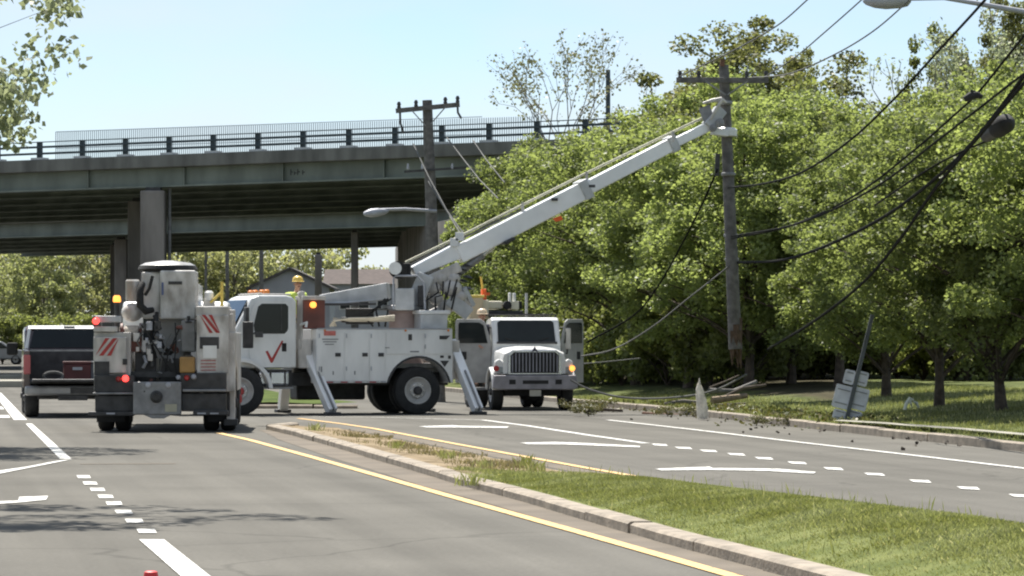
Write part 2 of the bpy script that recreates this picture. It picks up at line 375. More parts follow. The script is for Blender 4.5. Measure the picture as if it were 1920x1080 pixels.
# one soil-and-turf material: turf near, bare soil towards the nose, with a ragged edge between
mm = bpy.data.materials.new('median_soil_and_turf'); mm.use_nodes = True; n = mm.node_tree.nodes; l = mm.node_tree.links
b_ = n['Principled BSDF']; b_.inputs['Roughness'].default_value = 1.0; b_.inputs['Specular IOR Level'].default_value = 0.1
t_ = n.new('ShaderNodeTexCoord'); sp = n.new('ShaderNodeSeparateXYZ'); l.new(t_.outputs['Object'], sp.inputs[0])
a1 = n.new('ShaderNodeTexNoise'); a1.inputs['Scale'].default_value = 0.9; a1.inputs['Detail'].default_value = 7; l.new(t_.outputs['Object'], a1.inputs['Vector'])
m1 = n.new('ShaderNodeMath'); m1.operation = 'MULTIPLY_ADD'; m1.inputs[1].default_value = 6.0; l.new(a1.outputs['Fac'], m1.inputs[0]); l.new(sp.outputs['Y'], m1.inputs[2])
mr_ = n.new('ShaderNodeMapRange'); mr_.inputs[1].default_value = 44.6; mr_.inputs[2].default_value = 46.4; l.new(m1.outputs[0], mr_.inputs[0])
a2 = n.new('ShaderNodeTexNoise'); a2.inputs['Scale'].default_value = 2.4; a2.inputs['Detail'].default_value = 8; l.new(t_.outputs['Object'], a2.inputs['Vector'])
def ramp(c1, c2):
    r = n.new('ShaderNodeValToRGB'); r.color_ramp.elements[0].position = .36; r.color_ramp.elements[1].position = .64
    r.color_ramp.elements[0].color = c1 + (1,); r.color_ramp.elements[1].color = c2 + (1,); l.new(a2.outputs['Fac'], r.inputs[0]); return r
r1 = ramp((0.090, 0.110, 0.035), (0.150, 0.165, 0.060)); r2 = ramp((0.130, 0.098, 0.058), (0.285, 0.225, 0.148))
mxx = n.new('ShaderNodeMix'); mxx.data_type = 'RGBA'; l.new(mr_.outputs[0], mxx.inputs[0]); l.new(r1.outputs[0], mxx.inputs[6]); l.new(r2.outputs[0], mxx.inputs[7])
l.new(mxx.outputs[2], b_.inputs['Base Color'])
bp = n.new('ShaderNodeBump'); bp.inputs['Strength'].default_value = 0.8; bp.inputs['Distance'].default_value = 0.06; l.new(a2.outputs['Fac'], bp.inputs['Height']); l.new(bp.outputs[0], b_.inputs['Normal'])
me = bpy.data.meshes.new('median'); me.from_pydata(vs, [], fs); me.shade_smooth(); me.materials.append(mm)
median = bpy.data.objects.new('median', me); COL.objects.link(median); median['kind'] = 'structure'

def kerb_run(path, parent, step, wd=0.24, ht=0.095, m=concrete, name='kerb_stone', skip=0.02):
    # path: list of (x, y); every stone is an object of its own, a little out of line with the next
    pts = [Vector((x, y, 0)) for x, y in path]; d = [0]
    for i in range(1, len(pts)): d.append(d[-1] + (pts[i] - pts[i - 1]).length)
    at = lambda s: Vector((float(np.interp(s, d, [p.x for p in pts])), float(np.interp(s, d, [p.y for p in pts])), 0))
    s = 0.0
    while s < d[-1] - 0.3:
        ln = min(step * random.uniform(0.85, 1.15), d[-1] - s); k = max(1, int(ln / 1.2)); b = B(); prof = [(-wd / 2, -.05), (wd / 2, -.05), (wd / 2, ht - .03), (wd / 2 - .04, ht), (-wd / 2 + .03, ht), (-wd / 2, ht - .02)]
        dz = random.uniform(-.008, .008); dx = random.uniform(-.012, .012); rows = []
        for i in range(k + 1):
            q = s + skip + (ln - 2 * skip) * i / k; p = at(q); tdir = (at(q + .05) - at(q - .05)).normalized(); nn = Vector((tdir.y, -tdir.x, 0))
            rows.append([p + nn * (a + dx) + Vector((0, 0, c + (dz if c > 0 else 0))) for a, c in prof])
        vs = [v for r in rows for v in r]; np_ = len(prof)
        fs = [(i * np_ + j, i * np_ + (j + 1) % np_, (i + 1) * np_ + (j + 1) % np_, (i + 1) * np_ + j) for i in range(k) for j in range(np_)]
        fs += [tuple(range(np_)), tuple(k * np_ + j for j in range(np_))[::-1]]
        b.add(vs, fs).build(name, m, parent); s += ln
zz = np.linspace(14, NOSE - .02, 140)
kerb_run([(med_edges(z)[0] + .08, z) for z in zz], median, 2.6)
kerb_run([(med_edges(z)[1] - .08, z) for z in np.linspace(26, 42, 60)], median, 3.0)
gut = [(XL(z) - 0.0, z) for z in np.linspace(8, 66.4, 40)] 
gl = [(XL(z) - interp(z, [(8, .25), (25, .30), (30, .36), (41, .49), (50, .54), (60, .5), (66.4, .2)]), z) for z in np.linspace(66.4, 8, 40)]
sheet('gutter', gut + gl, gutter, 0.004)
gr = [(XRm(z) + 0.0, z) for z in np.linspace(26, 67, 30)]; gr2 = [(XRm(z) + .33, z) for z in np.linspace(67, 26, 30)]
sheet('gutter', gr + gr2, gutter, 0.004)

# right verge: raised turf, running back under the trees; a concrete walk crosses it
def grid_sheet(name, x0f, x1f, z0, z1, nz, nx, zf, m, pw=1.0):
    vs = []; 
    for z in np.linspace(z0, z1, nz):
        a, b = x0f(z), x1f(z)
        for u in np.linspace(0, 1, nx): x = a + (b - a) * u ** pw; vs.append((x, z, zf(x, z)))
    fs = [(i * nx + j, i * nx + j + 1, (i + 1) * nx + j + 1, (i + 1) * nx + j) for i in range(nz - 1) for j in range(nx - 1)]
    me = bpy.data.meshes.new(name); me.from_pydata(vs, [], fs); me.shade_smooth(); me.materials.append(m)
    o = bpy.data.objects.new(name, me); COL.objects.link(o); o['kind'] = 'structure'; return o
def verge_z(x, z):
    d = x - interp(z, RK)
    base = 0.12 + 0.02 * math.sin(x * 2.1 + z) * math.sin(z * 1.7) + interp(d, [(0, 0), (1.2, .02), (3.4, .24), (6, .40), (60, .8)])
    return base + 2.6 * math.exp(-((z - 152) / 16) ** 2) * interp(d, [(0, 0), (2, 0), (7, 1), (60, 1)]) 
vm = bpy.data.materials.new('verge_turf_and_litter'); vm.use_nodes = True; n = vm.node_tree.nodes; l = vm.node_tree.links
b_ = n['Principled BSDF']; b_.inputs['Roughness'].default_value = 1.0; b_.inputs['Specular IOR Level'].default_value = 0.1
t_ = n.new('ShaderNodeTexCoord'); sp = n.new('ShaderNodeSeparateXYZ'); l.new(t_.outputs['Object'], sp.inputs[0])
a1 = n.new('ShaderNodeTexNoise'); a1.inputs['Scale'].default_value = 0.7; a1.inputs['Detail'].default_value = 7; l.new(t_.outputs['Object'], a1.inputs['Vector'])
a2 = n.new('ShaderNodeTexNoise'); a2.inputs['Scale'].default_value = 2.6; a2.inputs['Detail'].default_value = 8; l.new(t_.outputs['Object'], a2.inputs['Vector'])
def madd(a, k, c):
    m = n.new('ShaderNodeMath'); m.operation = 'MULTIPLY_ADD'; l.new(a, m.inputs[0]); m.inputs[1].default_value = k
    if hasattr(c, 'links'): l.new(c, m.inputs[2])
    else: m.inputs[2].default_value = c
    return m.outputs[0]
def clamp01(a, lo, hi):
    m = n.new('ShaderNodeMapRange'); m.inputs[1].default_value = lo; m.inputs[2].default_value = hi; l.new(a, m.inputs[0]); return m.outputs[0]
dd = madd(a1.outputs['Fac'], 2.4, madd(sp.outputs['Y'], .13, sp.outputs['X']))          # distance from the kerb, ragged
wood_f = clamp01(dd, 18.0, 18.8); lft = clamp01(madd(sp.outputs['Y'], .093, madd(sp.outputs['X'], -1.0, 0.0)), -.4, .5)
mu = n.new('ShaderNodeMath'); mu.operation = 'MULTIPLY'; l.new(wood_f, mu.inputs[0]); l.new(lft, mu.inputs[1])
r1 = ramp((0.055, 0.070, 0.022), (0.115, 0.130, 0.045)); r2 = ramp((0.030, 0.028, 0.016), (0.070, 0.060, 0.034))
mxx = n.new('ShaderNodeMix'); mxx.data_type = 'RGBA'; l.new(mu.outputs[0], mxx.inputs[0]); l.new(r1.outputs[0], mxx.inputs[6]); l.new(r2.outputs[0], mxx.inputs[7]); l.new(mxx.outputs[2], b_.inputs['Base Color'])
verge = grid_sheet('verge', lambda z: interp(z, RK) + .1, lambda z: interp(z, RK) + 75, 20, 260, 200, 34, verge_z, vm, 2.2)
kerb_run([(interp(z, RK) + .06, z) for z in np.linspace(50, 92, 60)], verge, 3.0, wd=.18, ht=.135)
kerb_run([(interp(z, RK) + .06, z) for z in (92, 110, 140, 200)], verge, 9.0, wd=.18, ht=.135)
walk = []
wp = [(G(1560, 792, .15)), (G(1640, 799, .15)), (G(1780, 809, .15)), (G(1925, 822, .15)), (G(2100, 838, .15))]
wa = [(p.x, p.y) for p in wp]; 
sb = B()
vs = [];
for p in wp:
    for dz in (0, .75): vs.append((p.x + .02 + dz * .3, p.y + dz, verge_z(p.x, p.y) + .075))
sb.add(vs, [(2 * i, 2 * i + 2, 2 * i + 3, 2 * i + 1) for i in range(len(wp) - 1)])
o = sb.build('footpath', sidewalk_m); o['kind'] = 'structure'
# left verge (out of the frame; the shade trees stand on it)
lv = grid_sheet('verge', lambda z: LKB(z) - 40, lambda z: LKB(z) - .05, 10, 118, 30, 6, lambda x, z: 0.12, turf)
kerb_run([(LKB(z), z) for z in (10, 40, 80, 118)], lv, 6.0)
# far median beyond the opening, grass behind the middle truck
fm = grid_sheet('median', lambda z: PX(478, 87.5) - .16 * (z - 87.5) , lambda z: PX(672, 87.5) - .16 * (z - 87.5), 87.5, 128, 14, 8, lambda x, z: .13 + .02 * math.sin(x * 3 + z), turf)
kerb_run([(PX(478, 87.5), 87.4), (PX(672, 87.5), 87.4)], fm, 1.2)
# kerbed islands of the side street at the far left
for zc, dpt in ((127, 5.0), (149, 9.0)):
    o = B().box((-27, -15.0 - (zc - 127) * .12), (zc, zc + dpt), (-.02, .22)).build('traffic_island', sidewalk_m, bevel=.04); o['kind'] = 'structure'

# ------------------------------------------------------------------ painted markings (parts of the road)
def quad(name, pts, m, z=0.008):
    o = sheet(name, [(G(*p).x, G(*p).y) for p in pts], m, z, kind=None, parent=road); return o
def strip(name, line, wpx, m):           # polyline in photo pixels with horizontal width in metres
    pts = [G(*p) for p in line]; l_ = [(p.x - wpx / 2, p.y) for p in pts]; r_ = [(p.x + wpx / 2, p.y) for p in pts]
    return sheet(name, l_ + r_[::-1], m, 0.008, kind=None, parent=road)
strip('yellow_edge_line', [(408, 812), (470, 826), (600, 862), (720, 896), (850, 933), (1100, 1003), (1345, 1073), (1480, 1112), (1800, 1203)], .13, paint_y)
strip('yellow_edge_line', [(560, 785), (640, 795), (700, 804), (860, 834), (1110, 880), (1350, 921), (1700, 985)], .12, paint_y)
strip('lane_line', [(284, 1013), (400, 1110), (520, 1212)], .20, paint_w)
for x, y in [(275, 997), (252, 978), (232, 961), (214, 945), (198, 932), (183, 919), (169, 907), (157, 895)]:
    hgt = 0.0105 * (y - HOR); wd = 0.047 * (y - HOR); sh = hgt * 1.15
    quad('lane_dash', [(x - wd - sh / 2, y - hgt), (x + wd - sh / 2, y - hgt), (x + wd + sh / 2, y + hgt), (x - wd + sh / 2, y + hgt)], paint_w)
quad('lane_line', [(112, 861), (134, 861), (60, 795), (48, 795)], paint_w)
quad('gore_line', [(112, 864), (136, 862), (60, 877), (-40, 897), (-40, 889), (50, 876)], paint_w)
quad('lane_line', [(-14, 735), (2, 737), (51, 788), (26, 788)], paint_w)
quad('stop_bar', [(-40, 763), (4, 763), (8, 768), (-40, 768)], paint_w)
quad('stop_bar', [(-40, 779), (16, 779), (20, 784), (-40, 784)], paint_w)
quad('turn_arrow', [(-30, 942), (34, 940), (36, 933), (90, 931), (87, 938), (40, 943), (-30, 948)], paint_w)
strip('white_edge_line', [(1140, 788), (1300, 806), (1500, 830), (1700, 853), (1930, 880), (2100, 900)], .13, paint_w)
strip('lane_line', [(440, 780), (700, 783), (905, 788), (990, 799), (1100, 816), (1212, 832)], .14, paint_w)
for x, y in [(1238, 835), (1283, 841), (1330, 846.5), (1382, 853), (1434, 860.5), (1496, 869), (1564, 880), (1641, 890.5), (1727, 903.5), (1817, 916.5), (1916, 931)]:
    a = (y - HOR) * .075; hh = (y - HOR) * .007; sh = a * .135
    quad('lane_dash', [(x - a - 3, y - hh - sh * .5), (x + a * .7, y - hh), (x + a, y + hh + sh * .4), (x - a * .7, y + hh * .6)], paint_w)
quad('turn_arrow', [(975, 831), (1040, 829.5), (1075, 830.5), (1200, 837), (1200, 839.5), (1060, 834), (990, 833.5)], paint_w)
quad('turn_arrow', [(1228, 880), (1330, 876), (1336, 878.5), (1460, 880), (1530, 886), (1525, 889), (1440, 884), (1330, 882), (1240, 883)], paint_w)
quad('turn_arrow', [(785, 800), (850, 798), (860, 799), (955, 800.5), (950, 803), (860, 802), (800, 802)], paint_w)
quad('tar_patch', [(150, 870), (330, 869), (330, 870), (150, 871)], gutter, 0.004)

# ------------------------------------------------------------------ overpasses
RZB = math.atan2(-0.425, 0.905)
def bridge(name, label, y0, y1, tl, tr, near):
    root = thing(name, label, 'overpass', (0, 140, 0), RZB)
    zg = lambda t: 0.0127 * t
    bm = lambda y, za, zb, wd: B().beam((tl, y, (za + zb) / 2 + zg(tl)), (tr, y, (za + zb) / 2 + zg(tr)), wd, zb - za)
    bm((y0 + y1) / 2, 8.62, 8.86, y1 - y0 - 1.0).build('deck_slab', deck_m, root)
    for y in (y0 + .26, y1 - .26):
        bm(y, 8.58, 9.07, .52).build('deck_edge', deck_m, root, bevel=.03)
    k = 6
    for i in range(k):
        y = y0 + .55 + (y1 - y0 - 1.1) * i / (k - 1)
        g = bm(y, 7.90, 8.60, .06).build('girder', girder_m, root)
        bm(y, 7.82, 7.895, .40).build('girder_flange', girder_m, g)
        if i == 0:
            for t in np.arange(tl + 2.0, tr, 4.4):
                B().box((t - .03, t + .03), (y - .18, y - .035), (7.9 + zg(t), 8.57 + zg(t))).build('girder_stiffener', girder_m, g) if near else None
    return root
br1 = bridge('highway_overpass', 'green grey girder highway overpass with dark post railing across the road', 0, 28, -56, 7, True)
br2 = bridge('highway_overpass', 'second parallel overpass seen through the gap under the nearer deck', 45, 76, -70, 30, False)
zg = lambda t: 0.0127 * t
pb = B().box((-.10, .10), (-.07, .07), (0, .72)).mesh('rail_post'); pb.materials.append(rail_m)
pp = B().box((-.30, .30), (-.2, .2), (-.02, .085)).mesh('post_plinth'); pp.materials.append(sills_m)
for k in range(-31, 4):
    t = (.838 + 1.80 * k) / .905
    o = link_mesh('rail_post', pb, br1, (t, .24, 9.075 + zg(t))); link_mesh('post_plinth', pp, o, (0, 0, -.01))
for zc, wd, hh in ((.70, .05, .035), (.50, .07, .085), (.24, .07, .085)):
    B().beam((-56, .13, 9.07 + zc + zg(-56)), (7, .13, 9.07 + zc + zg(7)), wd, hh).build('guard_rail', rail_m, br1)
B().beam((-56, 27.7, 9.07 + .35 + zg(-56)), (7, 27.7, 9.07 + .35 + zg(7)), .3, .7).build('far_parapet', sills_m, br1)
fb = B()
for t in np.arange(-37.4, -11.5, .115):
    fb.box((t, t + .03), (27.6, 27.63), (9.6 + zg(t), 11.85 + zg(t) * .3))
for zc in (10.2, 11.0, 11.8): fb.beam((-37.4, 27.65, zc - .1), (-14.5, 27.65, zc + .05), .03, .03)
fb.build('picket_screen', fence_m, br1, kind='stuff')
# illegible dark scribble on the fascia girder
sm = B()
for i, (a, c) in enumerate(((0, 1), (.16, .6), (.30, 1.0), (.52, .8))):
    t = -9.72 + a; z0 = 8.12 + zg(t); sm.box((t, t + .035), (.50, .514), (z0, z0 + .22 * c)); sm.box((t, t + .11), (.50, .514), (z0 + .1 * c, z0 + .1 * c + .035))
sm.build('painted_scribble', dark_m, br1)
def zbot(X, Z):
    t = X * .905 - (Z - 140) * .425; return 7.82 + zg(t)
def pier(root, X0, Z0, n, dz, w, first=True, slope=-.1585):
    for i in range(n):
        Z = Z0 + dz * i; X = X0 + slope * dz * i
        b = B(); hh = zbot(X, Z) - .14; B().box((X - w * .6, X + w * .6), (Z - w * .6, Z + w * .6), (hh + .002, hh + .137)).build('bearing', dark_m, root, world=True)
        b.box((X - w, X + w), (Z - w, Z + w), (-.05, hh)); b.build('pier_column', pier_m, root, bevel=.05, world=True)
    if n > 2:
        p0 = Vector((X0 + slope * dz * .3, Z0 + dz * .3, 0)); p1 = Vector((X0 + slope * dz * (n - 1), Z0 + dz * (n - 1) + 1, 0))
        p0.z = zbot(p0.x, p0.y) - .45; p1.z = zbot(p1.x, p1.y) - .45
        B().beam(p0, p1, w * 1.9, .86).build('pier_cap', pier_m, root, world=True)
pier(br1, PX(288, 147), 147.0, 2, 9.0, .48)
pier(br2, PX(227, 203), 203.0, 2, 10.0, .34, slope=-.13)
pier(br1, PX(806, 170), 170.0, 1, 8, .16); pier(br2, PX(665, 196), 196.0, 1, 8, .19); pier(br2, PX(597, 236), 236.0, 1, 8, .22)
B().tube([(PX(318, 147.3), 147.3, .2), (PX(318, 147.3), 147.3, zbot(-14, 147) + .5)], .07, 8).build('drain_pipe', grey_m, br1, world=True)
ab = B(); pts = [(3.4, 143), (-5.9, 201), (-7.6, 243), (24, 243), (24, 143)]
ab.prism(pts, (0, 0, -.05), (1, 0, 0), (0, 1, 0), (0, 0, 7.6)); ab.build('abutment', pier_m, br1, world=True)

# ------------------------------------------------------------------ trees
def leaf_quads(C, rad, per, size, rng, flat=.75, up=.35):
    # C: clump centres (k,3); each gets 'per' leaves scattered through a flattened ball
    k = len(C); n = k * per
    d = rng.normal(size=(n, 3)); d /= np.linalg.norm(d, axis=1)[:, None]
    r = rng.random(n) ** .45
    c = np.repeat(C, per, 0); rr = np.repeat(rad, per)
    p = c + d * (r * rr)[:, None] * np.array([1, 1, flat])
    nrm = rng.normal(size=(n, 3)) + d * .6; nrm[:, 2] += up; nrm /= np.linalg.norm(nrm, axis=1)[:, None]
    a = np.cross(nrm, rng.normal(size=(n, 3))); a /= np.linalg.norm(a, axis=1)[:, None]; b = np.cross(nrm, a)
    s = size * (.55 + .9 * rng.random(n)); w = s * .36
    v = np.empty((n, 4, 3))
    v[:, 0] = p - a * (s * .5)[:, None]; v[:, 2] = p + a * (s * .5)[:, None]
    v[:, 1] = p + b * w[:, None] - nrm * (s * .10)[:, None]; v[:, 3] = p - b * w[:, None] - nrm * (s * .10)[:, None]
    return v.reshape(-1, 3), np.arange(n * 4).reshape(-1, 4)

def make_tree(H_, cr, z0, nclump, per, leaf, crad, lm, bk, seed, lean=0.0, shape=1.0, limb=.055, hollow=.35, trunk_r=.17, low=.0):
    """returns (wood mesh, leaf mesh) for a tree of height H_, crown radius cr, crown starting at z0"""
    rng = np.random.default_rng(seed); rnd = random.Random(seed)
    b = B(); cz = (H_ + z0) / 2; rz = (H_ - z0) / 2
    tip = Vector((lean, 0, H_ * .86)); pts = []; rad = []
    for i in range(9):
        f = i / 8; pts.append(Vector((lean * f * f + .10 * math.sin(f * 5 + seed), .10 * math.sin(f * 4 + seed * 2), -.25 + (tip.z + .25) * f)))
        rad.append(trunk_r * ((1.35 if i == 0 else 1.0) * (1 - f) ** .75 + .06))
    b.tube(pts, rad, 9)
    tr = lambda f: pts[0].lerp(pts[0], 0) if f <= 0 else Vector([float(np.interp(f * 8, range(9), [p[k] for p in pts])) for k in range(3)])
    C = []; RR = []
    for i in range(nclump):
        d = rng.normal(size=3); d /= np.linalg.norm(d); q = hollow + (1 - hollow) * rng.random() ** .5
        lump = 1 + .16 * math.sin(3 * math.atan2(d[1], d[0]) + seed) + .12 * math.sin(5 * d[2] + seed * 1.7)
        p = Vector((d[0] * cr * q * lump, d[1] * cr * q * lump, cz + d[2] * rz * q * (lump if d[2] > 0 else 1)))
        if d[2] < 0: p.x *= 1 + low * -d[2]; p.y *= 1 + low * -d[2]
        p.x += lean * (p.z / H_) ** 2
        C.append(p); RR.append(crad * rnd.uniform(.65, 1.3))
        if i % 2 == 0:
            f = min(.98, max(.12, (p.z - .45 * math.hypot(p.x, p.y) - .3) / tip.z)); s = tr(f)
            m = s.lerp(p, .5) + Vector((rnd.uniform(-.15, .15), rnd.uniform(-.15, .15), .25 + rnd.uniform(-.1, .2)))
            r0 = limb * (1.25 - f) * rnd.uniform(.7, 1.2)
            b.tube([s, s.lerp(m, .5) + Vector((0, 0, .06)), m, m.lerp(p, .55), p], [r0, r0 * .8, r0 * .58, r0 * .36, r0 * .15], 5, caps=False)
    wood = b.mesh('wood', True); wood.materials.append(bk)
    v, f = leaf_quads(np.array([tuple(c) for c in C]), np.array(RR), per, leaf, rng)
    return wood, np_mesh('leaves', v, f, lm)

TREE_N = [0]
def plant_tree(name, meshes, loc, s, rz, label, cat='tree', group=None, sz=None, crown='crown', trunk='trunk'):
    o = thing(name, label, cat, loc, rz, group); o.scale = (s, s, sz or s)
    link_mesh(trunk, meshes[0], o); link_mesh(crown, meshes[1], o); return o

leaf_f = leaf_mat('tall_tree_leaf', (0.110, 0.116, 0.052), (0.225, 0.228, 0.115), 0.48)
leaf_g = leaf_mat('far_spring_leaf', (0.230, 0.235, 0.140), (0.380, 0.375, 0.250), 0.50)
leaf_h = leaf_mat('far_green_leaf', (0.185, 0.200, 0.105), (0.315, 0.325, 0.190), 0.50)
MAP = [make_tree(8.6, 2.9, 1.2, 230, 250, .105, .52, leaf_a, bark, 11 + i, shape=1, low=.15, trunk_r=.115, hollow=.2) for i in range(4)]
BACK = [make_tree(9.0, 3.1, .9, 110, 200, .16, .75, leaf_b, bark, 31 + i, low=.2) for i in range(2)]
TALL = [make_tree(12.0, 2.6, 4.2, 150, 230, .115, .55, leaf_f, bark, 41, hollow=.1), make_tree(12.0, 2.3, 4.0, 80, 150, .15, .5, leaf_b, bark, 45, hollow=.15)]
FAR = [make_tree(11.0, 4.0, 1.6, 90, 60, .30, .85, leaf_g, bark_l, 51 + i, hollow=.2, low=.1) for i in range(2)]
FARG = make_tree(10.0, 3.8, 1.2, 100, 95, .28, .85, leaf_d, bark_l, 55, hollow=.2, low=.1)
FARL = make_tree(10.0, 3.8, 1.0, 100, 95, .28, .85, leaf_h, bark_l, 58, hollow=.2, low=.1)
SHRUB = [make_tree(2.6, 1.5, .15, 40, 120, .15, .42, leaf_b, bark, 61 + i, trunk_r=.05, limb=.03) for i in range(2)]
TORN = make_tree(1.5, 1.0, .1, 22, 45, .12, .35, debris_l, bark, 67, trunk_r=.04, limb=.02)

ORD = ['', 'second', 'third', 'fourth', 'fifth', 'sixth', 'seventh', 'eighth', 'ninth', 'tenth', 'eleventh', 'twelfth', 'thirteenth', 'fourteenth', 'fifteenth', 'sixteenth', 'seventeenth', 'eighteenth']
front = [(2085, 64, 60), (1870, 67, 128), (1757, 71, 190), (1655, 79, 205), (1568, 90, 178), (1488, 95, 178), (1400, 92, 182), (1296, 97, 178), (1190, 104, 208), (1095, 112, 256), (1005, 119, 300), (948, 125, 352)]
for i, (px, Z, top) in enumerate(front):
    X = PX(px, Z); z = verge_z(X, Z) - .03; hgt = H + (HOR - top) / F * Z - z; s = hgt / 8.75
    lb = ('bright green roadside maple at the right edge of the picture' if i == 0 else
          'bright green roadside maple nearest the left end of the row, by the overpass' if i == len(front) - 1 else
          'bright green roadside maple, %s trunk from the right edge in the front row' % ORD[i])
    plant_tree('maple_tree', MAP[i % 4], (X, Z, z), s * 1.2, i * 2.1, lb, group='maples in the front roadside row', sz=s)
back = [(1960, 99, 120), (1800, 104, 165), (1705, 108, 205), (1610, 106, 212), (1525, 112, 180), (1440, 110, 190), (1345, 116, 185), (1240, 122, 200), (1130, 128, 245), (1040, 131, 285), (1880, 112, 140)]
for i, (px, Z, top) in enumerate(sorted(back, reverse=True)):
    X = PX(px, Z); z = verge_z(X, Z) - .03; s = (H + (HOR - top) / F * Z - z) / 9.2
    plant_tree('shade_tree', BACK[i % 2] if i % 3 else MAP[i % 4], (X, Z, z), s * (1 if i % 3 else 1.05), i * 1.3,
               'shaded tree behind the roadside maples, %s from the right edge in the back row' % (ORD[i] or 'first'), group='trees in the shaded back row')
SHP = [(px, 108 - (px - 1080) * .012 + random.uniform(-2, 2)) for px in range(1085, 1600, 27)] + [(px, 97 + (1900 - px) * .02 + random.uniform(-2, 3)) for px in range(1600, 1960, 27)] + [(px, 93 + (1420 - px) * .045) for px in range(1120, 1420, 42)]
SHP.sort()
for i, (px, Z) in enumerate(SHP):
    X = PX(px, Z)
    plant_tree('shrub', SHRUB[i % 2], (X, Z, verge_z(X, Z) - .05), random.uniform(.6, 1.05), i * .9, 'dark understory shrub ' + ('beside the open door of the facing truck' if px < 1160 else 'between the facing truck and the pale stump' if px < 1290 else 'behind the pale stump and the hanging pole' if px < 1430 else 'between the hanging pole and the leaning sign' if px < 1550 else 'behind the leaning route sign' if px < 1670 else 'at the back of the lawn right of the leaning sign'), 'shrub', 'understory shrubs among the trunks', crown='foliage', trunk='stem')
TL = [('tall olive tree rising above the maples behind the broken pole', TALL[0], 1418, 124, 6, 1.3), ('dark tree with ragged top above the maples at upper right', TALL[1], 1738, 122, 56, .62),
      ('sparse brownish tree at the upper right corner behind the lamp arm', TALL[0], 1885, 116, -40, .8), ('tall olive tree partly behind the crossarm, left of the other tall one', TALL[0], 1345, 130, 98, .7),
      ('leafy dark tree just right of the tall olive tree', TALL[0], 1505, 127, 66, .68), ('brownish tree filling the skyline between the two dark tops', TALL[0], 1840, 128, 82, 1.0)]
for i, (lb, ms, px, Z, top, sx) in enumerate(TL):
    X = PX(px, Z); z = verge_z(X, Z); s = (H + (HOR - top) / F * Z - z) / 12.1
    plant_tree('tall_tree', ms, (X, Z, z), s * sx, i * 1.7, lb, group='tall trees above the wood', sz=s)

def bare_tree(H_, seed, lm, depth=6, leaves=2, leaf=.16):
    rnd = random.Random(seed); b = B(); tips = []
    def grow(p, d, ln, r, k):
        q = p + d * ln; m = p.lerp(q, .5) + Vector((rnd.uniform(-1, 1), rnd.uniform(-1, 1), 0)) * ln * .06
        b.tube([p, m, q], [r, r * .85, r * .68], 6 if k > 3 else 4, caps=False)
        if k <= 2: tips.append(q); tips.append(m)
        if k == 0: return
        for i in range(2 if k != depth - 1 else 4):
            ax = Vector((rnd.uniform(-1, 1), rnd.uniform(-1, 1), rnd.uniform(-.3, .3))).normalized()
            e = (Matrix.Rotation(R(rnd.uniform(16, 40)), 3, ax) @ d); e.z += .12; e.normalize()
            grow(q, e, ln * rnd.uniform(.68, .88), r * .66, k - 1)
    grow(Vector((0, 0, -.3)), Vector((0, 0, 1)), H_ * .27, H_ * .013, depth)
    wood = b.mesh('wood', True); wood.materials.append(bark_l)
    zt = max(t.z for t in tips); 
    C = np.array([tuple(t) for t in tips]); v, f = leaf_quads(C, np.full(len(C), .45), leaves, leaf, np.random.default_rng(seed))
    return wood, np_mesh('leaves', v, f, lm), zt
bt = bare_tree(15, 5, leaf_e, 7, 5, .17)
X = PX(1062, 172); s = (H + (HOR - 66) / F * 172) / bt[2]
plant_tree('budding_tree', bt[:2], (X, 172, 0), s, .4, 'thin budding tree with bare branches behind the overpass railing', group=None)
bt2 = bare_tree(14, 9, leaf_d, 6, 9, .15)
X = PX(1950, 104); s = (H + (HOR + 30) / F * 104) / bt2[2]
plant_tree('budding_tree', bt2[:2], (X, 104, .3), s, 2.2, 'open branched tree in the top right corner behind the lamp', group=None)

# shade trees on the left verge; only one crown reaches into the frame
ASH = make_tree(9.5, 3.5, 2.2, 210, 120, .12, .50, leaf_d, bark_l, 71, hollow=.45, limb=.03)
plant_tree('street_tree', ASH, (PX(-10, 56) - 3.0, 56, .35), 1.08, .6, 'pale green street tree whose branches hang in at the top left corner', group='street trees on the left verge')
ASH2 = make_tree(11.0, 4.3, 5.7, 110, 75, .15, .50, leaf_d, bark_l, 77, hollow=.3)
plant_tree('street_tree', ASH2, (-7.9, 37.5, .1), 1.0, 2.2, 'tall street tree above the left lane, known by the nearer branch shadow', group='street trees on the left verge')

# trees beyond the overpass
far = [(-30, 300, 0), (30, 275, 3), (85, 320, 2), (130, 290, 0), (185, 330, 1), (330, 300, 0), (385, 330, 1), (440, 300, 0), (500, 335, 3), (560, 310, 1), (620, 360, 2), (705, 330, 3), (745, 300, 1), (250, 340, 2), (-90, 330, 3), (80, 262, 3), (690, 300, 1)]
for i, (px, Z, k) in enumerate(sorted(far)):
    ms = [FAR[0], FAR[1], FARG, FARL][k]; s = {0: 1.15, 1: 1.2, 2: 1.1, 3: .85}[k]
    if px > 600: s *= .62
    lb = 'tree beyond the overpass, %s from the left edge under the deck' % (ORD[i] or 'first')
    plant_tree('far_tree', ms, (PX(px, Z), Z, 0), s, i * 1.1, lb, group='trees beyond the overpass')
for i, (px, Z) in enumerate([(8, 250), (60, 252), (110, 256), (160, 254), (340, 262), (400, 262), (460, 262)]):
    plant_tree('hedge_bush', SHRUB[i % 2], (PX(px, Z), Z, 0), 1.3, i * .8, 'bush at the foot of the trees beyond the overpass, %s from the left' % (ORD[i] or 'first'), 'bush', 'bushes beyond the overpass', crown='foliage', trunk='stem')

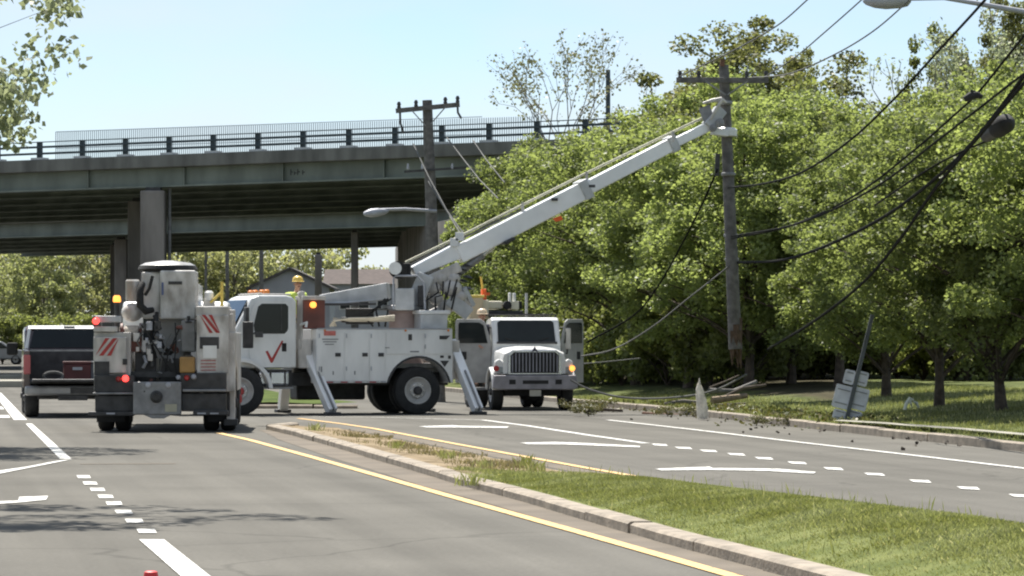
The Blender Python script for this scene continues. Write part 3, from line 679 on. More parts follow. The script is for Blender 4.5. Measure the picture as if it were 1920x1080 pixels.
# houses beyond the overpass
siding = mat('grey_house_siding', (0.30, 0.30, 0.31), 0.8, var=.08, scale=1); roof_m = mat('dark_shingle', (0.075, 0.065, 0.06), .9, var=.2, scale=3)
brown_roof = mat('brown_shingle', (0.065, 0.048, 0.042), .9, var=.2, scale=3)
def house(label, pxl, pxr, y_eave, y_ridge, Z, gable, wm, rm):
    xl, xr = PX(pxl, Z), PX(pxr, Z); ze = H + (HOR - y_eave) / F * Z; zr = H + (HOR - y_ridge) / F * Z; cx = (xl + xr) / 2; hw = (xr - xl) / 2
    root = thing('house', label, 'house', (cx, Z + 4, 0)); d = 4.0
    if gable:
        B().prism([(-hw, -.05), (hw, -.05), (hw, ze), (0, zr), (-hw, ze)], (0, -d, 0), (1, 0, 0), (0, 0, 1), (0, 2 * d, 0)).build('wall', wm, root)
        r = B(); ov = .35; k = (zr - ze) / hw
        for sgn in (-1, 1): r.prism([(sgn * (hw + ov), ze - ov * k), (sgn * (hw + ov), ze - ov * k + .18), (0, zr + .2), (0, zr + .02)], (0, -d - .35, 0), (1, 0, 0), (0, 0, 1), (0, 2 * d + .7, 0))
        r.build('roof', rm, root)
    else:
        B().box((-hw, hw), (-d, d), (-.05, ze)).build('wall', wm, root)
        B().prism([(-d - .4, ze - .1), (d + .4, ze - .1), (0, zr)], (-hw - .3, 0, 0), (0, 1, 0), (0, 0, 1), (2 * hw + .6, 0, 0)).build('roof', rm, root)
    for x in (-.5, 0, .5):
        wn = B().box((x * hw - .45, x * hw + .45), (-d - .04, -d + .02), (ze - 2.1, ze - .9)).build('window', white_d, root)
        B().box((x * hw - .37, x * hw + .37), (-d - .055, -d - .035), (ze - 2.02, ze - .98)).build('pane', glass_m, wn)
house('grey gabled house with dark roof edge seen under the overpass', 470, 618, 540, 506, 268, True, siding, roof_m)
house('long house with brown shingle roof right of the grey gable', 612, 752, 530, 503, 290, False, siding, brown_roof)

# ------------------------------------------------------------------ poles and wires
def pole_tube(name, p0, p1, r0, r1, m, root=None, world=True, n=12):
    k = 6; pts = [Vector(p0).lerp(Vector(p1), i / k) for i in range(k + 1)]
    return B().tube(pts, [r0 + (r1 - r0) * i / k for i in range(k + 1)], n).build(name, m, root, smooth=True, world=world)
# broken pole held upright by the boom
pbase = P(1379, 655, 83.2); ptop = P(1357, 122, 83.6)
pr = thing('utility_pole', 'broken wooden utility pole with crossarm, hanging from the truck boom', 'utility pole', pbase)
pole_tube('shaft', pbase, ptop, .155, .115, wood_pole, pr)
spl = B()
for i in range(7):
    a = i * .9 + .3; q = pbase + Vector((math.cos(a) * .075, math.sin(a) * .075, .15)); spl.tube([q + Vector((0, 0, random.uniform(.2, .6))), q, q + Vector((math.cos(a) * .03 + .03, math.sin(a) * .05, -random.uniform(.1, .6)))], [.088, .08, .008], 6)
spl.build('splintered_end', mat('dark_split_wood', (.085, .055, .038), .95, var=.3, scale=9), pr, world=True)
c0, c1 = P(1268, 150, 83.3), P(1441, 151, 83.3)
ca = B().beam(c0, c1, .10, .12).build('crossarm', wood_pole, pr, world=True, bevel=.01)
for px in (1275, 1310, 1400, 1436):
    q = P(px, 147, 83.3); B().lathe(q, (0, 0, 1), [(.02, 0), (.05, .02), (.035, .08), (.055, .1), (.03, .17)], 10).build('insulator', dark_m, ca, world=True)
B().beam(P(1322, 152, 83.25), P(1361, 178, 83.4), .04, .03).beam(P(1402, 152, 83.25), P(1364, 178, 83.4), .04, .03).build('brace', grey_m, pr, world=True)
B().beam(P(1354, 124, 83.5), P(1355, 112, 83.5), .10, .10).build('pole_cap', wood_rust, pr, world=True)
for y in (196, 330, 445, 490): B().lathe(P(1357 + (y - 122) * .041, y, 83.4), (0, 0, 1), [(.15, 0), (.165, .02), (.165, .06), (.15, .08)], 12).build('band', grey_m, pr, world=True)
stp = B()
for i in range(8):
    y = 640 - 0; 
B().beam(P(1346, 288, 83.1), P(1344, 330, 83.1), .09, .10).build('cutout_fuse', dark_m, pr, world=True)

# pole standing before the overpass
ZP = 97.0; q0 = Vector((PX(822, ZP), ZP, -.1)); q1 = P(801, 188, ZP)
p2 = thing('utility_pole', 'wooden utility pole with crossarm and lamp arm in front of the overpass', 'utility pole', q0)
pole_tube('shaft', q0, q1, .20, .13, wood_pole, p2)
ca2 = B().beam(P(742, 208, ZP - .15), P(862, 196, ZP - .15), .10, .12).build('crossarm', wood_pole, p2, world=True)
for px in (748, 780, 835, 858):
    q = P(px, 205 - (px - 742) * .1, ZP - .15); B().lathe(q, (0, 0, 1), [(.02, 0), (.055, .03), (.04, .1), (.06, .12), (.03, .19)], 10).build('insulator', dark_m, ca2, world=True)
B().beam(P(772, 207, ZP - .2), P(798, 236, ZP - .2), .035, .03).beam(P(836, 200, ZP - .2), P(808, 232, ZP - .2), .035, .03).build('brace', grey_m, p2, world=True)
ca3 = B().beam(P(758, 322, ZP - .2), P(874, 314, ZP - .2), .05, .06).build('lower_crossarm', dark_m, p2, world=True)
for px in (765, 792, 848): B().lathe(P(px, 318, ZP - .2), (0, 0, 1), [(.02, 0), (.04, .03), (.02, .16)], 8).build('insulator', galv, ca3, world=True)
for a, b_2 in (((858, 200), (865, 222)), ((750, 210), (757, 250))):
    B().tube([P(*a, ZP - .3), P((a[0] + b_2[0]) / 2 - 3, (a[1] + b_2[1]) / 2, ZP - .3), P(*b_2, ZP - .3)], .03, 6).build('jumper', dark_m, p2, world=True)
arm = B().tube([P(818, 396, ZP - .2), P(760, 392, ZP - .6), P(715, 393, ZP - 1), P(700, 395, ZP - 1.1)], [.045, .04, .035, .03], 8).build('lamp_arm', galv, p2, smooth=True, world=True)
hd = B().lathe(P(728, 396, ZP - .9), (P(674, 402, ZP - 1.3) - P(728, 396, ZP - .9)), [(.03, 0), (.08, .12), (.11, .32), (.11, .52), (.06, .68), (.02, .72)], 14).build('lamp_head', galv, arm, smooth=True, world=True)
for i, (pts) in enumerate([[(775, 270), (803, 330), (838, 395), (872, 442)], [(838, 258), (870, 300), (900, 338), (934, 372)], [(886, 262), (912, 300), (946, 342)], [(803, 340), (840, 400), (862, 436)]]):
    o = B().tube([P(x, y, ZP - .4 - j * 1.2) for j, (x, y) in enumerate(pts)], .018, 5).build('slack_wire', wire_g, None)
    tag(o, ['pale wire slanting down across the pole before the overpass', 'pale slack wire falling from the pole top right of the pole', 'short pale wire at the right against the overpass girder', 'pale wire close beside the pole running down to the boom'][i], 'wire', 'wires falling from the pole before the overpass')

# dark metal mast behind the railing, thin poles beyond
o = pole_tube('mast', Vector((PX(1140, 175), 175, 0)), P(1140, 131, 175), .13, .11, rail_m); tag(o, 'slim dark mast standing up behind the overpass railing', 'mast')
for i, (px, y, Z, r) in enumerate([(386, 452, 262, .11), (426, 452, 262, .16), (490, 448, 262, .18)]):
    o = pole_tube('timber_pole', Vector((PX(px, Z), Z, -.1)), P(px, y - 14, Z), r, r * .8, wood_pole)
    tag(o, ['thin', 'middle', 'thickest'][i] + ' of three dark poles standing beyond the overpass', 'pole', 'poles beyond the overpass')

def cable(label, pts, Z0, Z1, r, m=wire_m, group='cables sagging at the right', name='power_cable'):
    # smooth curve through photo points; depth runs from Z0 (first) to Z1 (last)
    n = len(pts); xs = np.array([p[0] for p in pts], float); ys = np.array([p[1] for p in pts], float); t = np.concatenate([[0], np.cumsum(np.hypot(np.diff(xs), np.diff(ys)))]); t /= t[-1]
    tt = np.linspace(0, 1, 36)
    def cat(v):                              # Catmull-Rom on t
        out = []
        for q in tt:
            i = min(max(int(np.searchsorted(t, q, 'right') - 1), 0), n - 2); h_ = t[i + 1] - t[i]; u = (q - t[i]) / h_
            m0 = (v[i + 1] - v[max(i - 1, 0)]) / (t[i + 1] - t[max(i - 1, 0)]) * h_; m1 = (v[min(i + 2, n - 1)] - v[i]) / (t[min(i + 2, n - 1)] - t[i]) * h_
            out.append((2 * u ** 3 - 3 * u ** 2 + 1) * v[i] + (u ** 3 - 2 * u ** 2 + u) * m0 + (-2 * u ** 3 + 3 * u ** 2) * v[i + 1] + (u ** 3 - u ** 2) * m1)
        return out
    X_, Y_ = cat(xs), cat(ys)
    o = B().tube([P(x, y, Z0 + (Z1 - Z0) * q ** (.6 if Z1 < 62 else 1)) for x, y, q in zip(X_, Y_, tt)], r, 6).build(name, m, None, smooth=True)
    return tag(o, label, 'cable', group)
cable('thin wire from the left end of the crossarm to the upper edge', [(1275, 143), (1380, 92), (1460, 46), (1520, -6), (1600, -75)], 83.3, 60, .014, wire_g)
cable('thin wire leaving the top edge left of the street lamp', [(1436, 143), (1490, 108), (1540, 66), (1615, 0), (1690, -70)], 83.3, 60, .014, wire_g)
cable('thin wire passing just under the street lamp head', [(1402, 146), (1480, 138), (1565, 102), (1635, 60), (1692, 12), (1750, -45)], 83.3, 60, .014, wire_g)
cable('uppermost thick black cable running steeply to the top edge', [(1366, 352), (1440, 343), (1510, 320), (1600, 258), (1680, 182), (1760, 95), (1838, 10), (1880, -40)], 83.3, 48, .021)
cable('black cable with the small splice, second below the top one', [(1372, 447), (1480, 424), (1600, 368), (1710, 285), (1790, 215), (1830, 178), (1900, 92), (1990, -20)], 83.3, 47, .019)
cable('black cable meeting the right edge just below the spliced one', [(1372, 443), (1500, 418), (1640, 352), (1760, 262), (1850, 192), (1925, 135), (2000, 90)], 83.3, 47, .019)
cable('black cable running past the splice case to the right edge', [(1384, 492), (1470, 487), (1570, 452), (1680, 392), (1790, 302), (1860, 222), (1930, 130), (1990, 60)], 83.3, 46, .028)
cable('thick black cable falling steeply from the splice case towards the ground', [(1440, 655), (1530, 600), (1620, 528), (1690, 445), (1760, 345), (1840, 250), (1925, 150), (1990, 80)], 80, 46, .028)
cable('thin cable below the splice case rejoining the bundle', [(1640, 385), (1740, 318), (1800, 286), (1856, 262)], 60, 54, .016)
cable('black cable hanging from the boom head down past the leaves', [(1345, 318), (1318, 380), (1280, 455), (1235, 535), (1190, 590), (1100, 642)], 83.0, 88, .022)
cable('grey cable from the open truck door up to the broken pole', [(1090, 668), (1150, 655), (1220, 615), (1290, 560), (1366, 500)], 85, 83.2, .018, wire_g)
cable('grey cable lying in a long sag near the ground past the stump', [(1070, 712), (1100, 728), (1160, 744), (1230, 747), (1300, 741), (1350, 728), (1400, 702)], 83.6, 82.8, .024, wire_g)
cable('thin service cable between truck door and tree trunks', [(1094, 682), (1140, 678), (1200, 672)], 85, 90, .015, wire_g)
sp_ = thing('splice_case', 'dark cylindrical splice case hanging in the cables at the right', 'splice case', P(1870, 240, 53))
a, b_3 = P(1846, 256, 53.4), P(1893, 227, 52.4); d = (b_3 - a); ln = d.length
B().lathe(a, d, [(.04, 0), (.09, .05), (.11, .12), (.11, ln * .55)], 16).build('body', dark_m, sp_, smooth=True, world=True)
B().lathe(a + d * .5, d, [(.115, 0), (.14, .03), (.14, ln * .36), (.10, ln * .44), (.03, ln * .52)], 16).build('dome', black_m, sp_, smooth=True, world=True)
sp2 = thing('cable_splice', 'small black splice clamped on the upper cable bundle', 'splice', P(1825, 181, 52))
B().tube([P(1808, 186, 52), P(1820, 180, 52), P(1832, 178, 52), P(1842, 182, 52)], [.04, .06, .05, .03], 8).build('sleeve', black_m, sp2, smooth=True, world=True)
B().tube([P(1812, 190, 52), P(1822, 170, 52), P(1838, 176, 52)], .018, 6).build('tail', black_m, sp2, world=True)

# street lamp reaching in at the top right
ZL = 66.0
sl = thing('street_lamp', 'grey street lamp reaching in over the road at the top right', 'street lamp', Vector((PX(2260, ZL), ZL, 0)))
pole_tube('post', Vector((PX(2260, ZL), ZL, 0)), P(2255, -60, ZL), .16, .11, galv, sl)
B().tube([P(2256, 60, ZL), P(2080, 44, ZL), P(1920, 22, ZL), P(1830, 6, ZL), P(1770, -4, ZL), P(1700, -2, ZL)], [.06, .055, .05, .045, .04, .035], 10).build('arm', galv, sl, smooth=True, world=True)
ld = P(1618, 3, ZL) - P(1708, 0, ZL)
hd = B().lathe(P(1708, -1, ZL), ld, [(.05, 0), (.12, .06), (.15, .2), (.16, .45), (.13, .65), (.07, .80), (.02, .85)], 16).build('lamp_head', galv, sl, smooth=True, world=True)
B().ball(P(1655, 5, ZL), (.24, .13, .10)).build('lens', mat('lamp_lens', (.55, .62, .60), .3, var=.08), hd, smooth=True, world=True)

# ------------------------------------------------------------------ vehicle helpers
def wheel(root, x, y, r, wd, side, rimm=None, dual=False, hubc=None, steer=0.0, name='wheel'):
    c = Vector((x, y, r)); ax = Matrix.Rotation(steer, 3, 'Z') @ Vector((0, side, 0)); h_ = wd / 2
    b = B()
    for off in ((0, -wd * 1.12) if dual else (0,)):
        b.lathe(c + ax * off, ax, [(.5 * r, -h_ + .03), (.62 * r, -h_), (.88 * r, -h_), (.965 * r, -h_ + .02), (r, -h_ + .06), (r, h_ - .06), (.965 * r, h_ - .02), (.88 * r, h_), (.62 * r, h_), (.57 * r, h_ - .03), (.54 * r, h_ - .14)], 28)
    t = b.build(name, black_m, root, smooth=True)
    B().lathe(c, ax, [(.565 * r, h_ - .16), (.575 * r, h_ - .012), (.545 * r, h_ - .01), (.50 * r, h_ - .05), (.36 * r, h_ - .085), (.30 * r, h_ - .05), (.22 * r, h_ - .045)], 28).build('rim', rimm or rim_m, t, smooth=True)
    B().lathe(c, ax, [(.19 * r, h_ - .06), (.18 * r, h_ + .0), (.13 * r, h_ + .03)], 16).build('hub', hubc or dark_m, t, smooth=True)
    nb = B()
    for i in range(8):
        a = i * math.pi / 4; u = ax.orthogonal().normalized(); v = ax.cross(u); q = c + (u * math.cos(a) + v * math.sin(a)) * .275 * r + ax * (h_ - .055); nb.tube([q, q + ax * .03], .016, 6)
    nb.build('lug_nuts', chrome_m, t, kind='stuff')
    return t
def px_box(root, name, m, x, y, z, bevel=.012, label=None, **k):
    return B().box(x, y, z).build(name, m, root, bevel=bevel, label=label)
def arch(cx, cz, r, x0, x1, zb, n=14):
    a0 = math.asin(max(-1, min(1, (zb - cz) / r))); return [(cx + r * math.cos(math.pi - a0 - (math.pi - 2 * a0) * i / n), cz + r * math.sin(math.pi - a0 - (math.pi - 2 * a0) * i / n)) for i in range(n + 1)]
def chevron(root, x, y0, y1, z0, z1, n, m, flip=1, name='chevron_stripe'):
    w_ = (y1 - y0) / n
    for i in range(n):
        a = y0 + w_ * i + w_ * .1; sl = flip * (z1 - z0) * .8; e = w_ * .55
        pts = [(a - sl / 2, z0), (a + e - sl / 2, z0), (a + e + sl / 2, z1), (a + sl / 2, z1)]
        pts = [(min(max(p, y0), y1), q) for p, q in pts]
        B().front(pts, x - .006, x + .001).build(name, m, root)

white_g = mat('road_grimed_white', (0.40, 0.37, 0.33), 0.5, var=0.3, scale=3.2, sc=(1.2, 1.2, .6), detail=9, color2=(0.62, 0.605, 0.58), ramp=(.34, .6))
# ------------------------------------------------------------------ digger derrick truck seen from behind
T1 = thing('utility_truck', 'white digger derrick truck seen from behind with stowed boom and lit tail lamps', 'truck', (PX(308, 65.0), 65.0, 0), R(92.6))
k1 = 108.0; Y1 = lambda px: -(px - 308) / k1; Z1 = lambda y: H + (HOR - y) / k1
bx = lambda nm, m, x, pxs, ys, bev=.015, parent=None, label=None: B().box(x, sorted((Y1(pxs[0]), Y1(pxs[1]))), sorted((Z1(ys[0]), Z1(ys[1])))).build(nm, m, parent or T1, bevel=bev, label=label)
for sd in (1, -1):
    wheel(T1, 1.25, sd * 1.08, .49, .27, sd, dual=True)
    wheel(T1, 5.9, sd * 1.02, .49, .28, sd, rimm=rim_m, hubc=red_m)
B().box((.3, 7.2), (-.45, -.33), (.62, .88)).box((.3, 7.2), (.33, .45), (.62, .88)).box((.3, .5), (-.45, .45), (.62, .88)).build('chassis', dark_m, T1)
# side compartments
for sd, nm in ((1, 'left'), (-1, 'right')):
    y0, y1 = (.60, 1.24) if sd > 0 else (-1.22, -.58)
    prof = [(.30, .70), (.52, .70)] + arch(1.25, .52, .72, 0, 0, .70) + [(4.2, .70), (4.2, 1.74), (.30, 1.74)]
    b = B(); b.side(prof, y0, y1); b.build('side_compartment', white_d if sd > 0 else white_g, T1, bevel=.012)
B().box((.4, 4.2), (-.58, .60), (.95, 1.05)).build('deck', dark_m, T1)
B().box((.8, 4.0), (-.55, .55), (.40, .66)).build('undercarriage', dark_m, T1)
bx('rear_panel', white_d, (.17, .29), (174, 236), (632, 700)); bx('rear_panel', white_g, (.17, .29), (368, 428), (590, 700))
chevron(T1, .166, Y1(222), Y1(178), Z1(667), Z1(634), 3, red_m, -1)
chevron(T1, .166, Y1(412), Y1(374), Z1(624), Z1(590), 3, red_m, 1)
B().box((.15, .168), (Y1(204), Y1(176)), (Z1(704), Z1(678))).build('access_panel', dark_m, T1)
B().box((.15, .168), (Y1(410), Y1(374)), (Z1(654), Z1(632))).build('recessed_handle_plate', dark_m, T1)
B().box((.14, .168), (Y1(406), Y1(380)), (Z1(672), Z1(648))).build('sign_plate', white_p, T1)
b = B()
for i in range(4): b.box((.15, .166), (Y1(404), Y1(376)), (Z1(676 + i * 6) - .008, Z1(676 + i * 6) + .004))
b.build('illegible_lettering', red_m, T1, kind='stuff')
B().box((.15, .166), (Y1(238), Y1(229)), (Z1(684), Z1(673))).box((.15, .166), (Y1(234), Y1(232)), (Z1(684), Z1(673))).build('printed_number', dark_m, T1)
bx('box_lid', white_d, (.2, 1.0), (174, 218), (612, 622)); bx('stowed_pin_rail', grey_p, (.3, .42), (176, 226), (592, 604))
bx('tail_shelf', dark_m, (.06, .34), (176, 252), (704, 736)); bx('tail_shelf', dark_m, (.06, .34), (338, 424), (700, 736))
bx('step_bar', grey_m, (-.02, .30), (174, 250), (736, 740)); bx('step_bar', grey_m, (-.02, .30), (342, 424), (730, 735))
bx('under_box', dark_m, (.05, .30), (178, 250), (742, 772)); bx('under_box', dark_m, (.05, .30), (340, 424), (738, 772))
bx('rub_bar', dark_m, (-.06, .28), (166, 252), (772, 780)); bx('rub_bar', dark_m, (-.06, .28), (362, 428), (770, 779))
for px in (208, 378, 402): bx('reflector', galv, (-.075, -.058), (px - 8, px + 8), (774, 777), 0)
tp = bx('tow_plate', grey_m, (-.10, .10), (250, 340), (716, 778), .02)
B().front([(Y1(270), Z1(778)), (Y1(322), Z1(778)), (Y1(308), Z1(785)), (Y1(286), Z1(785))], -.08, .05).build('lower_lip', grey_m, tp)
B().lathe((-.10, Y1(294), Z1(744)), (-1, 0, 0), [(.11, 0), (.11, .05), (.06, .08), (.06, .14)], 14).build('pintle_hitch', dark_m, tp, smooth=True)
B().tube([(-.12, Y1(294), Z1(735)), (-.2, Y1(294), Z1(738)), (-.2, Y1(294), Z1(748))], .03, 8).build('hook', dark_m, tp)
for px in (278, 316): B().lathe((-.10, Y1(px), Z1(722)), (-1, 0, 0), [(.05, 0), (.05, .03), (.03, .04)], 10).build('shackle_mount', galv, tp)
for px, y, m, r in ((235, 710, red_l, .06), (222, 711, red_lens, .05), (350, 709, red_lens, .05), (363, 707, galv, .05), (334, 708, galv, .045), (178, 602, red_l, .06)):
    B().lathe((.12 if y > 650 else .28, Y1(px), Z1(y)), (-1, 0, 0), [(r, 0), (r, .07), (r * .6, .10)], 16).build('tail_lamp', m, T1, smooth=True)
B().box((.2, .3), (Y1(248), Y1(205)), (Z1(735), Z1(705))).build('lamp_box', maroon_m, T1)
# turret, boom head and winch
B().lathe((1.7, 0, 1.05), (0, 0, 1), [(.45, 0), (.45, .25), (.40, .3), (.40, .5)], 20).build('turret_base', grey_p, T1, smooth=True)
B().box((1.2, 2.3), (Y1(340), Y1(290)), (Z1(690), Z1(596))).build('turret', grey_p, T1, bevel=.03)
bh = B().box((.75, 1.9), (Y1(364), Y1(296)), (Z1(598), Z1(505))).build('boom_head', white_g, T1, bevel=.03)
B().box((.9, 1.9), (Y1(296.2), Y1(260)), (Z1(596), Z1(508))).build('boom_side_plate', white_g, T1, bevel=.03)
B().beam((1.0, Y1(330), Z1(540)), (6.8, Y1(330), Z1(548)), .42, .42).build('stowed_boom', white_p, T1, bevel=.03)
B().box((.735, .752), (Y1(338), Y1(312)), (Z1(532), Z1(526))).build('printed_name', dark_m, bh)
B().box((.732, .752), (Y1(303), Y1(299)), (Z1(552), Z1(528))).build('label_strip', mat('faded_blue', (.10, .13, .25), .6), bh)
lid = B(); lid.lathe((1.3, Y1(308), Z1(506)), (0, 0, 1), [(.50, 0), (.53, .04), (.50, .10)], 22); lid.build('bucket_cover', black_m, T1, smooth=True)
B().lathe((1.3, Y1(308), Z1(495)), (0, 0, 1), [(.50, 0), (.40, .05), (.1, .09)], 22).build('cover_top', grey_m, T1, smooth=True)
B().tube([(.85, Y1(262), Z1(530)), (.7, Y1(258), Z1(545)), (.66, Y1(259), Z1(572)), (.68, Y1(270), Z1(583)), (.75, Y1(283), Z1(580))], [.055, .065, .07, .07, .05], 10).build('hydraulic_hose', black_m, T1, smooth=True)
B().tube([(.70, Y1(282), Z1(516)), (.66, Y1(276), Z1(540)), (.70, Y1(268), Z1(552))], .03, 8).tube([(.74, Y1(290), Z1(585)), (.60, Y1(290), Z1(620)), (.5, Y1(303), Z1(650)), (.6, Y1(318), Z1(664))], .035, 8).tube([(.7, Y1(330), Z1(655)), (.55, Y1(312), Z1(664)), (.5, Y1(296), Z1(662))], .03, 8).tube([(.6, Y1(284), Z1(600)), (.5, Y1(280), Z1(640)), (.5, Y1(290), Z1(672))], .028, 8).build('hoses', black_m, T1, smooth=True)
B().lathe((.95, Y1(243), Z1(562)), (0, 0, 1), [(.12, 0), (.125, .02), (.125, .34), (.10, .37)], 16).build('oil_filter', white_g, T1, smooth=True)
B().ball((.95, Y1(242), Z1(585)), (.25, .19, .17)).build('winch_cover', white_g, T1, smooth=True)
wn = B().lathe((.70, Y1(262), Z1(627)), (0, 1, 0), [(.20, 0), (.20, .04), (.13, .05), (.13, .32), (.20, .33), (.20, .37)], 18).build('winch_drum', maroon_m, T1, smooth=True)
B().lathe((.70, Y1(258), Z1(627)), (0, 1, 0), [(.155, .02), (.165, .1), (.155, .26)], 18).build('rope', mat('pale_rope', (.42, .38, .32), .9, var=.25, scale=20), wn, smooth=True)
B().box((.45, .6), (Y1(262), Y1(218)), (Z1(660), Z1(640))).build('winch_frame', maroon_m, T1, bevel=.01)
B().tube([(.45, Y1(268), Z1(668)), (.38, Y1(272), Z1(680)), (.42, Y1(266), Z1(690))], .03, 8).tube([(.45, Y1(312), Z1(676)), (.40, Y1(318), Z1(668)), (.44, Y1(322), Z1(680))], .022, 8).build('load_hooks', galv, T1, smooth=True)
B().box((.5, .62), (Y1(290), Y1(250)), (Z1(716), Z1(660))).box((.5, .62), (Y1(335), Y1(296)), (Z1(716), Z1(672))).build('mast_foot', dark_m, T1, bevel=.02)
B().box((.55, 1.0), (Y1(364), Y1(337)), (Z1(660), Z1(600))).build('control_stand', grey_m, T1, bevel=.02)
B().lathe((.6, Y1(351), Z1(605)), (0, 0, 1), [(.08, 0), (.08, .02), (.03, .05), (.03, .12)], 10).build('control_lever', dark_m, T1)
B().box((.10, .40), (Y1(365), Y1(336)), (Z1(700), Z1(669))).build('water_cooler', mat('amber_plastic', (.30, .17, .05), .5, var=.2), T1, bevel=.03)
B().lathe((.5, Y1(216), Z1(566)), (0, 0, 1), [(.06, 0), (.07, .02), (.065, .09), (.04, .12)], 14).build('beacon', amber_l, T1, smooth=True)
B().tube([(.5, Y1(216), Z1(625)), (.5, Y1(216), Z1(564))], .04, 8).build('beacon_post', dark_m, T1)
B().lathe((1.3, Y1(387), Z1(562)), (0, 0, 1), [(.08, 0), (.09, .02), (.08, .14), (.04, .18)], 14).build('work_lamp', white_p, T1, smooth=True)
B().box((1.2, 1.4), (Y1(398), Y1(376)), (Z1(580), Z1(562))).build('lamp_bracket', white_d, T1)
B().tube([(1.2, Y1(412), Z1(600)), (1.2, Y1(412), Z1(526))], .028, 8).tube([(1.2, Y1(390), Z1(566)), (1.2, Y1(412), Z1(545))], .022, 8).build('hot_stick', hyd_y, T1)
B().beam((.75, Y1(431), Z1(580)), (.75, Y1(431), Z1(790)), .15, .22, up=(1, 0, 0)).build('outrigger_leg', white_d, T1, bevel=.015)
B().box((.55, .95), (Y1(444), Y1(418)), (Z1(800), Z1(788))).build('outrigger_pad', dark_m, T1, bevel=.01)
B().box((.63, .66), (Y1(429), Y1(424)), (Z1(782), Z1(690))).build('outrigger_slot', dark_m, T1)
B().box((.35, .55), (Y1(436), Y1(415)), (Z1(700), Z1(588))).build('corner_post', white_d, T1, bevel=.01)
B().box((.2, 2.0), (Y1(428), Y1(366)), (Z1(592), Z1(574))).build('upper_box', white_d, T1, bevel=.02)
# cab of this truck, mostly hidden
B().side([(4.4, .95), (4.4, 2.25), (4.55, 2.32), (5.4, 2.32), (5.9, 1.70), (6.9, 1.5), (7.05, 1.3), (7.05, .7), (6.45, .7), (6.3, 1.05), (5.6, 1.05), (5.4, .95)], -.98, .98).build('cab', white_p, T1, bevel=.05)
B().box((4.385, 4.4), (-.6, .6), (1.6, 2.1)).build('rear_window', glass_m, T1)
for sd in (1, -1):
    mr = B().box((5.3, 5.42), sorted((sd * 1.22, sd * 1.42)), (1.45, 1.95)).build('mirror', dark_m, T1, bevel=.02)
bx('marker_box', dark_m, (2.0, 2.3), (160, 176), (590, 612))
rq = random.Random(4); fm_ = [dark_m, grey_m, galv, black_m, white_d, maroon_m]
for i in range(26):                                   # valves, couplings and brackets crowding the mast foot
    px, y = rq.uniform(252, 340), rq.uniform(600, 712); s1 = rq.uniform(.02, .055)
    if i % 2: B().lathe((rq.uniform(.38, .52), Y1(px), Z1(y)), (rq.uniform(-.4, .4), rq.uniform(-1, 1), rq.uniform(-1, 1)), [(s1, 0), (s1, s1 * 2.2), (s1 * .6, s1 * 2.6), (s1 * .6, s1 * 3.4)], 8).build('hydraulic_fitting', fm_[i % 6], T1)
    else: B().box((.36, .5), (Y1(px) - s1, Y1(px) + s1), (Z1(y) - s1 * 1.4, Z1(y) + s1 * 1.4)).build('valve_block', fm_[i % 6], T1, bevel=.008)
for i in range(7):
    a = (rq.uniform(.36, .46), Y1(rq.uniform(255, 335)), Z1(rq.uniform(600, 640))); c = (rq.uniform(.36, .46), Y1(rq.uniform(255, 335)), Z1(rq.uniform(660, 715)))
    m_ = ((a[0] + c[0]) / 2 - .08, (a[1] + c[1]) / 2 + rq.uniform(-.15, .15), (a[2] + c[2]) / 2 - .05)
    B().tube([a, m_, c], .014, 6).build('thin_hose', black_m if i % 3 else wire_g, T1, smooth=True)
for sd in (1, -1):
    B().box((.72, .74), sorted((sd * .72, sd * 1.22)), (.16, .62)).build('mud_flap', black_m, T1)
B().box((-.02, .0), (Y1(332), Y1(310)), (Z1(772), Z1(758))).build('licence_plate', mat('plate_cream2', (.42, .40, .30), .6), T1).location.x = -.09
B().tube([(.32, Y1(244), Z1(700)), (.2, Y1(246), Z1(715)), (.0, Y1(262), Z1(722)), (-.1, Y1(272), Z1(735))], .016, 6).build('trailer_cable', black_m, T1, smooth=True)

# ------------------------------------------------------------------ boom truck standing broadside
PH = R(18.0); T2o = Vector((-2.0125 - 1.2 * math.sin(R(18.0)), 80.5 + 1.2 * math.cos(R(18.0)), 0))
T2 = thing('utility_truck', 'white boom truck parked broadside on outriggers holding up the broken pole', 'truck', T2o, math.pi + PH)
W2 = 3.92
wheel(T2, 0, 1.02, .515, .28, 1, dual=True); wheel(T2, 0, -1.02, .515, .28, -1, dual=True)
wheel(T2, W2, 1.03, .515, .29, 1, hubc=red_m, steer=R(-14)); wheel(T2, W2, -1.03, .515, .29, -1, steer=R(-14))
B().box((-.9, 4.9), (.30, .42), (.62, .90)).box((-.9, 4.9), (-.42, -.30), (.62, .90)).box((-.9, -.75), (-.42, .42), (.62, .9)).build('chassis', dark_m, T2)
B().tube([(0, -1, .515), (0, 1, .515)], .10, 10).ball((0, 0, .515), (.28, .22, .26)).build('rear_axle', dark_m, T2, smooth=True)
B().tube([(W2, -.95, .5), (W2, .95, .5)], .07, 10).build('front_axle', dark_m, T2)
B().box((.75, 2.3), (-1.0, -.35), (.30, .85)).build('tool_chest', dark_m, T2, bevel=.05)
